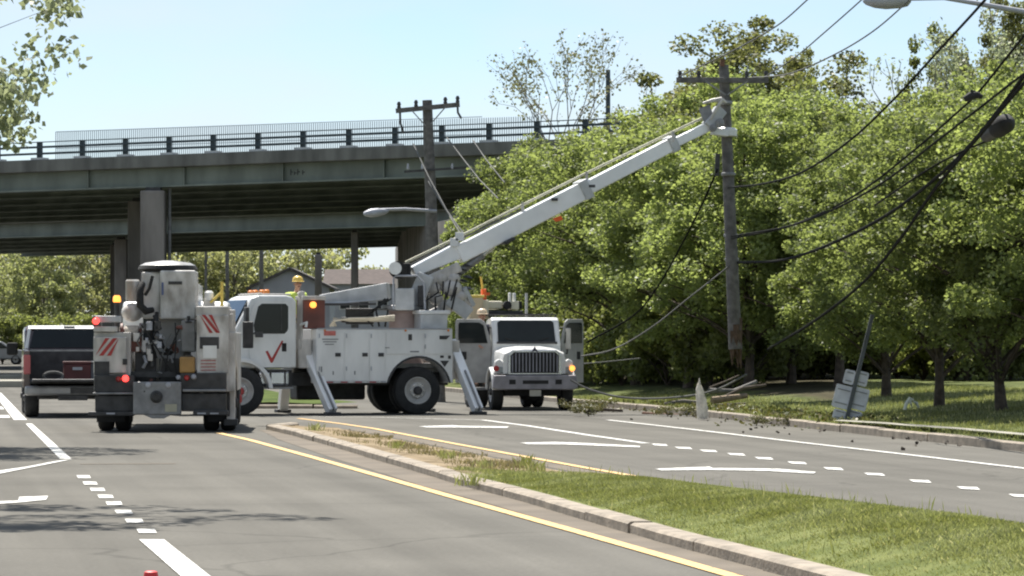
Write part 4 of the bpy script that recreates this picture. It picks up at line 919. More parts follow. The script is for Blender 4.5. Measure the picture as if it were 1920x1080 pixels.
# cab
cabp = [(2.67, 1.0), (2.67, 2.42), (2.74, 2.52), (2.9, 2.56), (3.50, 2.56), (3.66, 2.50), (4.05, 1.78), (4.10, 1.62), (4.10, 1.0)]
cab = B().side(cabp, -1.02, 1.02).build('cab', white_p, T2, bevel=.05)
nrm = Vector((.72, 0, .39)).normalized()
B().prism([(-.92, 0), (.92, 0), (.86, .74), (-.86, .74)], Vector((4.06, 0, 1.80)) + nrm * .002, (0, 1, 0), Vector((-.39, 0, .72)).normalized(), nrm * .02).build('windshield', glass_m, cab)
dr = B().side([(2.80, 1.02), (2.80, 2.40), (2.86, 2.46), (3.50, 2.46), (3.60, 2.40), (3.72, 2.10), (3.72, 1.30), (3.66, 1.02)], 1.021, 1.038).build('door', white_p, T2, bevel=.008)
B().side([(2.88, 1.80), (2.86, 1.86), (2.86, 2.32), (2.92, 2.38), (3.44, 2.38), (3.52, 2.32), (3.62, 1.92), (3.60, 1.80), (3.50, 1.74), (2.94, 1.74)], 1.036, 1.046).build('door_window', glass_m, dr)
B().side([(3.0, 1.80), (3.0, 2.36), (3.02, 2.36), (3.02, 1.80)], 1.045, 1.05).build('window_bar', dark_m, dr)
B().side([(2.90, 1.36), (2.90, 1.54), (3.0, 1.54), (3.0, 1.36)], 1.037, 1.055).build('door_handle', black_m, dr, bevel=.01)
# red check mark
B().prism([(3.36, 1.36), (3.31, 1.38), (3.22, 1.22), (3.00, 1.60), (2.965, 1.58), (3.205, 1.12), (3.245, 1.12)], (0, 1.0385, 0), (1, 0, 0), (0, 0, 1), (0, .004, 0)).build('check_mark', red_m, dr, label='red check mark on the truck door')
B().tube([(3.62, 1.06, 1.74), (3.62, 1.22, 1.78), (3.62, 1.24, 1.68)], .02, 6).box((3.46, 3.62), (1.18, 1.24), (1.66, 1.78)).build('spot_mirror', dark_m, dr, bevel=.01)
for sd in (1, -1):
    mi = B().box((3.80, 3.88), sorted((sd * 1.18, sd * 1.40)), (1.78, 2.30)).build('mirror', dark_m, T2, bevel=.02)
    B().tube([(3.80, sd * 1.04, 2.36), (3.84, sd * 1.30, 2.36), (3.84, sd * 1.30, 2.25)], .018, 6).tube([(3.80, sd * 1.04, 1.72), (3.84, sd * 1.30, 1.72), (3.84, sd * 1.30, 1.8)], .018, 6).build('mirror_arm', dark_m, mi)
    B().box((3.795, 3.8), sorted((sd * 1.20, sd * 1.38)), (1.82, 2.26)).build('mirror_glass', chrome_m, mi)
B().side([(4.10, 1.05), (4.10, 1.60), (4.9, 1.44), (5.10, 1.30), (5.16, 1.0), (5.16, .75), (4.70, .75)] + arch(W2, .52, .66, 0, 0, .75)[::-1][:6] , -.80, .80).build('hood', white_p, T2, bevel=.05)
for sd in (1, -1):
    fd = [(W2 + .70 * math.cos(a), .52 + .70 * math.sin(a)) for a in np.linspace(R(4), R(176), 16)] + [(W2 + .61 * math.cos(a), .52 + .61 * math.sin(a)) for a in np.linspace(R(176), R(4), 16)]
    B().side(fd, *sorted((sd * .78, sd * 1.18))).build('fender', white_p, T2, bevel=.015)
B().box((5.17, 5.34), (-1.18, 1.18), (.50, .82)).build('bumper', chrome_m, T2, bevel=.03)
B().box((5.161, 5.18), (-.55, .55), (.85, 1.28)).build('grille', dark_m, T2)
B().box((2.82, 3.50), (.78, 1.0), (.62, .96)).build('fuel_tank', chrome_m, T2, bevel=.06)
B().box((3.22, 3.26), (1.0, 1.012), (.62, .96)).box((2.90, 2.94), (1.0, 1.012), (.62, .96)).build('tank_strap', dark_m, T2)
B().box((2.75, 3.55), (.9, 1.06), (.56, .60)).box((2.78, 3.52), (.98, 1.06), (.965, .99)).build('step', grey_m, T2)
B().box((2.70, 3.6), (-.95, .75), (.60, .98)).build('engine_underside', dark_m, T2)
lb = B().box((2.75, 3.5), (-.85, .85), (2.565, 2.60)).build('light_bar', white_d, T2, bevel=.01)
for i, y in enumerate((-.7, -.3, .3, .7)): B().lathe((3.25, y, 2.60), (0, 0, 1), [(.07, 0), (.065, .07), (.03, .09)], 12).build('marker_lamp', amber_lens, lb, smooth=True)
B().box((3.40, 3.44), (-.9, .9), (2.6, 2.62)).build('roof_trim', white_d, lb)
# utility body
bodyp = [(-.76, .68)] + arch(0, .53, .70, 0, 0, .68) + [(2.28, .68), (2.28, 1.84), (-.76, 1.84)]
for sd in (1, -1):
    y0, y1 = sorted((sd * .74, sd * 1.21)); B().side(bodyp, y0, y1).build('utility_body', white_p, T2, bevel=.015)
    if sd > 0:
        for x0, x1, z0, z1 in ((1.68, 2.25, .73, 1.78), (1.13, 1.65, .73, 1.78), (.76, 1.10, .73, 1.78), (-.10, .73, 1.30, 1.78), (-.72, -.13, 1.30, 1.78)):
            d_ = B().side([(x0, z0), (x1, z0), (x1, z1), (x0, z1)], 1.212, 1.224).build('compartment_door', white_p, T2, bevel=.006)
            if z0 < 1: B().side([(x1 - .50 if x1 - x0 > .4 else x0 + .03, 1.25), (x1 - .38 if x1 - x0 > .4 else x0 + .15, 1.25), (x1 - .38 if x1 - x0 > .4 else x0 + .15, 1.33), (x1 - .50 if x1 - x0 > .4 else x0 + .03, 1.33)], 1.2245, 1.236).build('latch', dark_m, d_)
        ring = [(.735 * math.cos(a), .53 + .735 * math.sin(a)) for a in np.linspace(R(12), R(168), 18)] + [(.69 * math.cos(a), .53 + .69 * math.sin(a)) for a in np.linspace(R(168), R(12), 18)]
        B().side(ring, 1.211, 1.225).build('arch_trim', dark_m, T2)
B().box((-.76, 2.28), (-.74, .74), (1.0, 1.10)).build('bed_floor', grey_m, T2)
B().box((-.78, -.70), (-1.2, 1.2), (.68, 1.3)).build('tail_panel', white_d, T2, bevel=.01)
B().side([(1.86, 1.70), (2.12, 1.70), (2.12, 1.80), (1.86, 1.80)], 1.2245, 1.229).build('red_label', mat('faded_red_print', (.55, .16, .13), .6, var=.2, scale=20), T2)
b = B()
for i, (a, c) in enumerate(((1.80, 2.16), (1.84, 2.14), (1.90, 2.10))): b.side([(a, 1.61 - i * .055), (c, 1.61 - i * .055), (c, 1.635 - i * .055), (a, 1.635 - i * .055)], 1.2245, 1.228)
for x, z, w_, h__ in ((.0, 1.34, .2, .03), (2.16, .92, .03, .12), (1.9, .86, .03, .08), (1.42, .86, .03, .08), (.66, 1.43, .1, .02)): b.side([(x, z), (x + w_, z), (x + w_, z + h__), (x, z + h__)], 1.2245, 1.228)
b.build('illegible_lettering', grey_m, T2, kind='stuff')
b = B(); b.side([(.16, 1.60), (.24, 1.60), (.24, 1.73), (.16, 1.73)], 1.2245, 1.234); b.side([(-.62, 1.62), (-.46, 1.62), (-.46, 1.70), (-.70, 1.70)], 1.2245, 1.234)
b.build('vent', dark_m, T2)
B().side([(-.58, 1.02), (-.48, 1.16), (-.68, 1.16)][::-1], 1.2115, 1.22).side([(-.72, 1.2), (-.66, 1.2), (-.66, 1.27), (-.72, 1.27)], 1.2115, 1.22).side([(-.56, 1.22), (-.48, 1.22), (-.48, 1.27), (-.56, 1.27)], 1.2115, 1.22).build('placard', dark_m, T2)
B().side([(.74, .685), (2.27, .685), (2.27, .725), (.74, .725)], 1.212, 1.24).build('rub_rail', galv, T2, bevel=.006)
for i in range(9):                                    # red and white conspicuity tape
    x0 = .80 + i * .16; B().side([(x0, .694), (x0 + .15, .694), (x0 + .15, .716), (x0, .716)], 1.2405, 1.242).build('reflective_tape', red_lens if i % 2 else paint_w, T2)
for x in (2.22, 1.62, 1.07, -.14):
    for z in (.95, 1.65) if x > 0 else (1.42, 1.65): B().tube([(x, 1.232, z), (x, 1.232, z + .09)], .012, 6).build('hinge', galv, T2)
B().box((-.74, 2.26), (1.16, 1.225), (1.842, 1.862)).build('drip_edge', galv, T2)
for x in (2.1, .3, -.66): B().lathe((x, 1.212, 1.81), (0, 1, 0), [(.022, 0), (.022, .03), (.012, .04)], 8).build('marker_lamp', amber_lens, T2)
# outriggers: legs splay out to the ground
def outrigger(x, sd, yout, lean, pad=True):
    top = Vector((x, sd * .55, 1.55)); ft = Vector((x + lean, sd * yout, .07))
    o = B().beam(top, ft, .25, .20, up=(1, 0, 0)).build('outrigger_leg', boom_m, T2, bevel=.02)
    B().beam(top.lerp(ft, .45) + Vector((0, sd * .11, .03)), ft + Vector((0, sd * .09, .06)), .15, .03, up=(1, 0, 0)).build('inner_ram', grey_m, o)
    B().box((ft.x - .16, ft.x + .16), (ft.y - .14, ft.y + .14), (0.0, .07)).build('outrigger_foot', dark_m, o, bevel=.01)
outrigger(2.42, 1, 1.62, -.38); outrigger(-.92, 1, 1.85, -.22); outrigger(2.42, -1, 1.9, -.2); outrigger(-.92, -1, 1.9, -.2)
B().box((2.30, 2.60), (-.9, .9), (1.0, 1.62)).build('outrigger_housing', white_d, T2, bevel=.02)
B().box((-1.02, -.80), (-.9, .9), (.75, 1.6)).build('outrigger_housing', white_d, T2, bevel=.02)
# things mounted on the deck
B().box((2.02, 2.50), (.35, .95), (1.85, 2.46)).build('maroon_locker', maroon_m, T2, bevel=.015)
B().box((2.0, 2.52), (.33, .97), (2.462, 2.55)).build('locker_lid', white_d, T2, bevel=.01)
B().lathe((2.30, .98, 2.36), (0, 1, 0), [(.07, 0), (.07, .05), (.03, .07)], 12).build('side_beacon', amber_l, T2, smooth=True)
B().beam((2.58, .85, 1.4), (2.50, .80, 2.65), .16, .05).beam((2.42, .80, 2.2), (2.58, .8, 2.62), .05, .05).build('headache_rack', white_d, T2, bevel=.01)
B().tube([(2.55, .9, 1.93), (2.46, 1.08, 1.98), (2.48, 1.08, 1.88)], .03, 8).build('white_hook', white_p, T2)
wedge = [P(598, 553, 81.2), P(725, 530, 81.4), P(728, 562, 81.4), P(640, 569, 81.2), P(598, 569, 81.2)]
b = B(); v = [p for p in wedge] + [p + Vector((.05, .36, 0)) for p in wedge]; b.add(v, [tuple(range(5)), tuple(range(5, 10))[::-1]] + [(i, (i + 1) % 5, 5 + (i + 1) % 5, 5 + i) for i in range(5)]); b.build('pole_guide_arm', grey_p, T2, bevel=.02, world=True)
B().beam(P(604, 571, 81.2), P(705, 570, 81.2), .2, .05).build('arm_rail', dark_m, T2, world=True)
hz = B()
for i in range(4): hz.tube([P(618 + i * 4, 612, 81.0 + i * .12), P(625, 602 - i * 2, 81 + i * .12), P(655, 597 + i * 1.5, 81 + i * .12), P(700, 596 + i * 2, 81 + i * .12), P(740, 592 + i * 3, 81 + i * .1)], .022, 6)
hz.build('pale_hoses', mat('cream_hose', (.60, .54, .42), .6), T2, smooth=True, world=True)
hz = B()
for i in range(3): hz.tube([P(700 + i * 11, 612, 81.3 + i * .1), P(684 + i * 22, 596 - i * 9, 81.3), P(712 - i * 7, 574 + i * 4, 81.3), P(722 + i * 6, 560, 81.4)], .022, 6)
hz.build('black_hoses', black_m, T2, smooth=True, world=True)
B().beam(P(640, 600, 81.9), P(740, 597, 81.9), .3, .12).box((PX(648, 81.9), PX(700, 81.9)), (81.8, 82.3), (1.95, 2.3)).build('auger_cradle', dark_m, T2, world=True, bevel=.02)
tx = -.02                                        # turret on the rear axle
B().lathe((tx, 0, 1.1), (0, 0, 1), [(.42, 0), (.36, .1), (.33, .5), (.33, 1.1), (.38, 1.14)], 22).build('pedestal', mat('pinkish_primer', (.36, .27, .24), .6, var=.15), T2, smooth=True)
B().lathe((tx, 0, 2.25), (0, 0, 1), [(.46, 0), (.50, .02), (.50, .10), (.46, .12)], 22).build('slew_ring', grey_m, T2, smooth=True)
B().box((PX(742, 81.5), PX(778, 81.5)), (81.0, 81.9), (H + (HOR - 582) / 86, H + (HOR - 541) / 86)).build('control_console', grey_p, T2, bevel=.03, world=True)
B().tube([P(738, 580, 81), P(738, 522, 81), P(742, 517, 81), P(782, 517, 81), P(795, 530, 81), P(797, 580, 81)], .022, 8).build('operator_guard_rail', galv, T2, smooth=True, world=True)
B().box((PX(784, 81.5), PX(797, 81.5)), (81.2, 81.6), (H + (HOR - 575) / 86, H + (HOR - 535) / 86)).build('valve_bank', dark_m, T2, bevel=.02, world=True)
B().beam(P(772, 582, 81.6), P(800, 515, 81.6), .5, .36).build('turret_post', grey_p, T2, bevel=.03, world=True)
wd_ = B().lathe(P(746, 506, 81.0), (0, 1, 0), [(.19, 0), (.19, .05), (.13, .06), (.13, .5), (.19, .51), (.19, .56)], 20).build('winch_drum', black_m, T2, smooth=True, world=True)
B().lathe(P(741, 503, 80.95), (0, 1, 0), [(.14, 0), (.14, .03), (.05, .04)], 18).build('drum_flange', white_p, wd_, smooth=True, world=True)
B().box((PX(748, 81.4), PX(770, 81.4)), (81.1, 81.7), (H + (HOR - 520) / 86, H + (HOR - 494) / 86)).build('winch_motor', black_m, T2, bevel=.03, world=True)
tb = B(); tb.front([(-.2, 0)] * 0 or [(-.34, .0), (.34, .0), (.40, .32), (-.40, .32)], -.75, -.15); 
tub = tb.build('tool_tub', grey_p, T2, bevel=.02); tub.location = (-.02, .45, 1.85)
B().box((-.80, -.10), (-.42, .42), (.32, .40)).build('tub_rim', white_p, tub, bevel=.015)
lump = B()
for px, y, r in ((812, 540, .16), (826, 522, .15), (846, 540, .20), (862, 556, .13), (818, 560, .14), (850, 522, .13), (836, 575, .16)): lump.ball(P(px, y, 81.7), (r * 1.2, r, r), 10, 7)
lump.build('hydraulic_motors', white_d, T2, smooth=True, world=True)
B().beam(P(800, 528, 81.7), P(862, 500, 81.8), .3, .22).beam(P(806, 590, 81.7), P(872, 560, 81.9), .28, .18).build('boom_knuckle', white_d, T2, bevel=.03, world=True)
B().beam(P(866, 540, 81.8), P(884, 574, 82.0), .20, .12).beam(P(842, 560, 81.6), P(880, 590, 81.7), .12, .3).build('auger_bracket', grey_p, T2, bevel=.02, world=True)
B().tube([P(812, 548, 81.8), P(905, 478, 82.0)], .085, 12).build('lift_cylinder', grey_m, T2, smooth=True, world=True)
B().tube([P(880, 497, 82.0), P(925, 463, 82.1)], .05, 12).build('lift_rod', chrome_m, T2, smooth=True, world=True)
hz = B()
for i in range(4): hz.tube([P(802 + i * 15, 592 - i * 4, 81.5), P(796 + i * 20, 566 - i * 9, 81.2), P(822 + i * 8, 548 + i * 5, 81.25), P(818 + i * 13, 530 - i * 2, 81.4)], .02, 6)
hz.build('turret_hoses', black_m, T2, smooth=True, world=True)
ps = [P(876 - (i % 3) * 9, 500 + i * 7, 81.9) for i in range(8)]
cl_ = B()
for i, q in enumerate(ps): cl_.lathe(q, (.2, -.1, 1), [(.05, 0), (.13, .02), (.05, .05)], 8)
cl_.build('auger_flights', dark_m, T2, world=True)
# boom
def bseg(name, a, b, za, zb, th, m, wd, th1=None):
    return B().beam(P(*a, za), P(*b, zb), wd, th / 85, w1=wd, h1=(th1 or th) / 85).build(name, m, T2, bevel=.025, world=True)
bseg('boom_base', (772, 510), (864, 468), 81.7, 82.0, 18, boom_m, .40, 30)
bs = bseg('main_boom', (858, 478), (1100, 354), 81.95, 82.55, 34, boom_m, .42)
bseg('second_boom', (1092, 357), (1262, 269), 82.5, 83.0, 26, boom_m, .34)
bseg('third_boom', (1256, 272), (1342, 231), 82.95, 83.2, 18, boom_m, .24)
bseg('boom_collar', (1086, 360), (1102, 352), 82.5, 82.56, 38, grey_p, .46); bseg('boom_collar', (1252, 274), (1266, 267), 82.96, 83.02, 31, grey_p, .40)
for a in ((1040, 364), (1110, 339), (886, 472)): B().box((-.07, .07), (-.03, .0), (-.03, .03)).build('boom_bracket', dark_m, T2, world=True).location = P(a[0], a[1] + 10, 82.15)
bseg('holder_bracket', (942, 457), (962, 447), 82.0, 82.05, 6, dark_m, .5)
rb = B().tube([P(760, 492, 81.5), P(856, 446, 81.9), P(1092, 328, 82.5), P(1260, 248, 83.0), P(1332, 214, 83.15)], .028, 8).build('winch_line', mat('pale_yellow_rope', (.52, .50, .38), .8, var=.2, scale=30), T2, smooth=True, world=True)
B().tube([P(764, 500, 81.5), P(856, 452, 81.9), P(980, 392, 82.2)], .02, 8).build('hydraulic_line', wire_g, T2, smooth=True, world=True)
b = B()
for q in ((852, 449), (862, 438)): b.box((PX(q[0] - 8, 81.9), PX(q[0] + 8, 81.9)), (81.7, 81.85), (P(0, q[1] + 14, 81.9).z, P(0, q[1] - 2, 81.9).z))
b.build('rope_guide', white_p, T2, bevel=.01, world=True)
for px, y in ((980, 386), (1262, 252), (1100, 328)): B().beam(P(px, y + 14, 82.5 if px > 1000 else 82.2), P(px, y - 6, 82.5 if px > 1000 else 82.2), .12, .06).build('rope_guide', white_d, T2, world=True)
# boom head with sheaves and pole tongs
B().beam(P(1326, 238, 83.1), P(1352, 205, 83.2), .30, .26).build('boom_tip', grey_p, T2, bevel=.03, world=True)
for px, y, r in ((1337, 240, .085), (1350, 230, .10)): B().lathe(P(px, y, 82.92), (0, 1, 0), [(r * .35, -.02), (r * .4, 0), (r, .01), (r, .04), (r * .75, .06), (r * .75, .2), (r, .22), (r, .25)], 18).build('sheave', grey_m, T2, smooth=True, world=True)
B().tube([P(1318, 194, 82.9), P(1336, 188, 82.9), P(1352, 186, 82.95), P(1362, 192, 83.0)], [.03, .04, .05, .03], 8).tube([P(1354, 188, 82.9), P(1342, 206, 82.9), P(1332, 224, 82.95)], [.03, .035, .03], 8).build('pole_tong', white_d, T2, smooth=True, world=True)
B().beam(P(1320, 200, 83.05), P(1330, 226, 83.05), .06, .26).build('tip_plate', grey_m, T2, bevel=.01, world=True)
B().lathe(P(1361, 256, 83.42), (0.06, 0, 1), [(.20, 0), (.25, .02), (.25, .16), (.20, .20)], 16).build('pole_clamp', white_p, T2, smooth=True, world=True)
B().beam(P(1334, 246, 83.1), P(1364, 250, 83.2), .2, .16).build('clamp_arm', white_p, T2, bevel=.02, world=True)
fl = B().add([P(1036, 410, 82.0), P(1052, 404, 82.0), P(1056, 412, 82.05), P(1042, 416, 82.02)], [(0, 1, 2, 3)]).build('warning_ribbon', orange_m, T2, world=True)

# ------------------------------------------------------------------ truck facing the camera
SC = .82
T3 = thing('utility_truck', 'white bucket truck facing the camera with its door open', 'truck', (PX(982, 86.6), 86.6, 0), R(-90 + 9.0), scale=SC)
# local: x forward (towards the camera); front axle at x = 1.15, bumper at 2.0
for sd in (1, -1):
    wheel(T3, 1.15, sd * .98, .51, .32, sd); wheel(T3, -3.6, sd * .98, .51, .28, sd, dual=True)
B().box((-4.4, 1.8), (.33, .45), (.65, .92)).box((-4.4, 1.8), (-.45, -.33), (.65, .92)).build('chassis', dark_m, T3)
B().tube([(1.15, -.95, .52), (1.15, .95, .52)], .1, 10).ball((1.15, 0, .50), (.3, .34, .30)).box((.4, 1.6), (-.80, .80), (.40, 1.0)).build('front_axle', black_m, T3)
B().side([(-.75, 1.0), (-.75, 2.46), (-.66, 2.56), (.12, 2.60), (.24, 2.52), (.56, 1.86), (.60, 1.0)], -.97, .97).build('cab', white_p, T3, bevel=.06)
nn = Vector((.66, 0, .32)).normalized(); uu = Vector((-.32, 0, .66)).normalized()
B().prism([(-.82, .02), (.82, .02), (.80, .64), (.72, .70), (-.72, .70), (-.80, .64)], Vector((.555, 0, 1.87)) + nn * .004, (0, 1, 0), uu, nn * .02).build('windshield', glass_m, T3)
B().prism([(-.86, -.02), (.86, -.02), (.86, .02), (-.86, .02)], Vector((.57, 0, 1.87)), (0, 1, 0), uu, nn * .05).build('wiper_cowl', dark_m, T3)
b = B()
for s in (-1, 1): b.beam(Vector((.60, s * .12, 1.88)), Vector((.52, s * .62, 2.02)), .02, .02)
b.build('wiper', black_m, T3)
# hood with rounded crown
hp = [(-1.0, 1.02), (-1.0, 1.50), (-.95, 1.64), (-.72, 1.74), (-.35, 1.79), (.35, 1.79), (.72, 1.74), (.95, 1.64), (1.0, 1.50), (1.0, 1.02)]
hv = [(0.55, y, z) for y, z in hp] + [(1.45, y * .93, 1.02 + (z - 1.02) * .96) for y, z in hp] + [(1.84, y * .88, 1.02 + (z - 1.02) * .88) for y, z in hp]
nh = len(hp); hf = [(i * nh + j, i * nh + j + 1, (i + 1) * nh + j + 1, (i + 1) * nh + j) for i in range(2) for j in range(nh - 1)] + [tuple(range(nh)), tuple(2 * nh + j for j in range(nh))[::-1]]
B().add(hv, hf).build('hood', white_p, T3, smooth=True)
for sd in (1, -1):
    fd = [(1.15 + .66 * math.cos(a), .55 + .66 * math.sin(a)) for a in np.linspace(R(2), R(178), 14)] + [(1.15 + .57 * math.cos(a), .55 + .57 * math.sin(a)) for a in np.linspace(R(178), R(2), 14)]
    B().side(fd, *sorted((sd * .72, sd * 1.18))).build('fender', white_p, T3, bevel=.03)
    B().front([(sd * .76, 1.02), (sd * 1.12, 1.02), (sd * 1.10, 1.36), (sd * .98, 1.44), (sd * .80, 1.30)], 1.55, 1.80).build('fender_cheek', white_p, T3, bevel=.04)
    hl = B().front([(sd * .78, 1.04), (sd * 1.04, 1.06), (sd * 1.00, 1.22), (sd * .84, 1.20)], 1.80, 1.835).build('headlight', mat('headlamp_glass', (.22, .24, .25), .1, var=.2), T3, bevel=.015)
    B().lathe((1.83, sd * 1.07, 1.17), (1, 0, 0), [(.08, 0), (.08, .03), (.04, .05)], 14).build('turn_signal', amber_l if sd > 0 else red_lens, T3, smooth=True)
    mi = B().box((.25, .33), sorted((sd * 1.12, sd * 1.30)), (1.70, 2.30)).build('mirror', white_d if sd > 0 else dark_m, T3, bevel=.03)
    B().tube([(.3, sd * .98, 2.3), (.3, sd * 1.2, 2.34), (.3, sd * 1.2, 2.2)], .02, 6).tube([(.3, sd * .98, 1.6), (.3, sd * 1.2, 1.58), (.3, sd * 1.2, 1.7)], .02, 6).build('mirror_arm', dark_m, mi)
# grille
gp = [(-.76, .99), (-.74, 1.56), (-.62, 1.68), (.62, 1.68), (.74, 1.56), (.76, .99)]
gs = B().front(gp, 1.80, 1.90).build('grille_surround', chrome_m, T3, bevel=.02)
gi = [(-.68, 1.04), (-.68, 1.52), (-.58, 1.62), (.58, 1.62), (.68, 1.52), (.68, 1.04)]
B().front(gi, 1.895, 1.915).build('grille_recess', black_m, gs)
for i in range(14):
    y = -.63 + i * .097; zt = 1.60 if abs(y) < .56 else 1.53
    B().box((1.91, 1.945), (y - .016, y + .016), (1.07, zt)).build('grille_bar', mat('dull_chrome', (.22, .22, .26), .35, metal=.7), gs)
B().front([(-.10, 1.62), (0, 1.78), (.10, 1.62), (0, 1.66)], 1.885, 1.93).build('hood_emblem', mat('dark_emblem', (.05, .05, .09), .4), T3)
bp_ = B().front([(-1.20, .62), (-1.16, .98), (1.16, .98), (1.20, .62), (1.05, .58), (-1.05, .58)], 1.82, 2.06).build('bumper', mat('worn_bumper', (.24, .23, .25), .5, metal=.3, var=.2), T3, bevel=.03)
B().box((2.058, 2.07), (-.36, .36), (.74, .84)).build('bumper_slot', black_m, bp_)
for s in (-1, 1): B().box((2.058, 2.07), sorted((s * .56, s * .74)), (.73, .86)).build('tow_hole', black_m, bp_)
B().box((2.0, 2.03), (-.16, .16), (.40, .57)).build('licence_plate', mat('plate_cream', (.40, .38, .32), .6), bp_)
# doors: one swung wide, the other ajar
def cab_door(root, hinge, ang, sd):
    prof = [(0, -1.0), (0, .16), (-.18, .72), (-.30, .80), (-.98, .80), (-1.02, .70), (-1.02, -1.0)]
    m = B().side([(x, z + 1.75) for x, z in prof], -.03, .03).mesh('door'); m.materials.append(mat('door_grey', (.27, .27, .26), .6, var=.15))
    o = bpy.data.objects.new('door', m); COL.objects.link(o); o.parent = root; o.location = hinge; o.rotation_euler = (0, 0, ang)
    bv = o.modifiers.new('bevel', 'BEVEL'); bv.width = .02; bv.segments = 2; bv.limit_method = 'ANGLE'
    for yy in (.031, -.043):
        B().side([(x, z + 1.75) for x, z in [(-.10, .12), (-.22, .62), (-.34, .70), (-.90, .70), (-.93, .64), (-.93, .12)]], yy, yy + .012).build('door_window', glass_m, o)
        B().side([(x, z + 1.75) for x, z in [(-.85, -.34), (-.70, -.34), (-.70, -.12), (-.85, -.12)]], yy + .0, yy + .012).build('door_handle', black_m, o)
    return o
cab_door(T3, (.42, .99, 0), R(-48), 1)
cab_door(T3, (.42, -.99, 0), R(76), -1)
B().box((-.6, .4), (.92, 1.12), (.55, .62)).box((-.6, .4), (-1.42, -.92), (.55, .62)).build('running_board', grey_m, T3)
# body, boom and bucket above the cab
B().box((-4.6, -.9), (-1.15, 1.15), (.95, 1.9)).build('utility_body', white_d, T3, bevel=.03)
B().box((-1.6, -.2), (-.95, .95), (2.66, 2.70)).tube([(-.2, -.95, 2.6), (-.2, -.95, 2.68)], .03).tube([(-.2, .95, 2.6), (-.2, .95, 2.68)], .03).build('cab_guard', dark_m, T3)
def p3(px, y): return Vector((0, (px - 998) / (80.4 * SC), (H + (HOR - y) / 80.4) / SC))   # lateral, height in truck metres
def b3(nm, m, pxs, ys, x, bev=.02):
    a, c = p3(pxs[0], ys[0]), p3(pxs[1], ys[1]); return B().box(x, sorted((a.y, c.y)), sorted((a.z, c.z))).build(nm, m, T3, bevel=bev)
bk_ = b3('bucket', mat('tan_fibreglass', (.48, .40, .26), .5, var=.1), (903, 930), (556, 600), (-1.4, -.8), .05)
b3('bucket_lip', hyd_y, (901, 932), (553, 558), (-1.42, -.78))
b3('upper_boom', mat('cream_fibreglass', (.66, .62, .46), .4, var=.07), (934, 972), (564, 579), (-3.2, -1.3), .04)
b3('boom_elbow', MATS['cream_fibreglass'], (928, 942), (562, 598), (-1.3, -1.0), .03)
B().lathe((-1.3, p3(979, 572).y, p3(979, 572).z), (1, 0, 0), [(.12, 0), (.12, .2), (.06, .22)], 14).build('rotation_motor', black_m, T3, smooth=True)
b3('gear_box', MATS['cream_fibreglass'], (986, 1002), (564, 580), (-1.8, -1.2)); b3('jib_end', white_p, (984, 988), (548, 566), (-1.5, -1.3)); b3('jib_end', white_p, (992, 997), (549, 566), (-1.5, -1.3))
b3('boom_cradle', dark_m, (944, 1010), (582, 588), (-1.6, -1.2)); b3('roof_rack', grey_m, (976, 1032), (593, 597), (-1.0, -.9)); b3('hose_reel', black_m, (1003, 1010), (564, 578), (-1.6, -1.4)) 
b3('orange_cone_stack', orange_m, (931, 940), (541, 563), (-1.45, -1.2), .03); b3('orange_flag', orange_m, (940, 948), (548, 553), (-1.4, -1.38), 0)
B().tube([(-1.3, p3(934, 545).y, p3(934, 545).z), (-1.3, p3(930, 518).y, p3(930, 518).z)], .035, 8).build('lamp_wand', hat_y, T3)
b3('hot_stick_tube', grey_p, (1026, 1030), (548, 600), (-2.4, -2.3), 0)

# ------------------------------------------------------------------ pickup with its tailgate down
PK = thing('pickup_truck', 'white pickup with lowered tailgate and loaded bed beside the rear-facing truck', 'pickup', (PX(136, 77.2), 77.2, 0), R(90 + 8.5))
kp = 90.7; YP = lambda px: -(px - 136) / kp; ZP_ = lambda y: H + (HOR - y) / kp
for sd in (1, -1): wheel(PK, .95, sd * .82, .40, .30, sd); wheel(PK, 4.5, sd * .82, .40, .28, sd)
B().box((.2, 5.2), (-.7, .7), (.38, .62)).build('chassis', dark_m, PK)
for sd in (1, -1):
    prof = [(.05, .62), (.5, .62)] + arch(.95, .42, .50, 0, 0, .62) + [(2.1, .62), (2.1, 1.42), (.05, 1.38)]
    B().side(prof, *sorted((sd * .88, sd * 1.0))).build('bed_side', white_p, PK, bevel=.02)
    B().box((.02, .12), sorted((sd * .86, sd * 1.005)), (.90, 1.30)).build('tail_light', mat('pink_red_lens', (.42, .10, .10), .25, var=.1), PK, bevel=.02)
    B().box((1.6, 1.75) if False else (3.55, 3.68), sorted((sd * 1.06, sd * 1.30)), (1.28, 1.55)).build('mirror', black_m, PK, bevel=.04)
B().box((.05, 2.1), (-.88, .88), (.70, .76)).build('bed_floor', dark_m, PK)
B().box((2.06, 2.14), (-.9, .9), (.70, 1.40)).build('bed_bulkhead', dark_m, PK)
B().box((-.48, .04), (-.84, .84), (.74, .80)).build('tailgate', grey_m, PK, bevel=.02)
B().box((-.22, .02), (-.98, .98), (.46, .66)).build('bumper', chrome_m, PK, bevel=.05)
B().box((-.235, -.21), (-.45, .05), (.50, .63)).build('licence_plate', dark_m, PK)
B().box((-.24, -.2), (-.3, .3), (.36, .46)).build('hitch', dark_m, PK)
B().prism([(2.12, 1.40), (2.24, 1.84), (2.42, 1.90), (3.55, 1.90), (4.2, 1.42), (5.35, 1.28), (5.5, 1.1), (5.5, .62), (2.12, .62)], (0, -.95, 0), (1, 0, 0), (0, 0, 1), (0, 1.9, 0)).build('cab', white_p, PK, bevel=.08)
rw = Vector((.12, 0, .44)).normalized()
B().prism([(-.84, .02), (.84, .02), (.74, .43), (-.74, .43)], Vector((2.105, 0, 1.42)), (0, 1, 0), rw, (-.012, 0, .003)).build('rear_window', glass_m, PK)
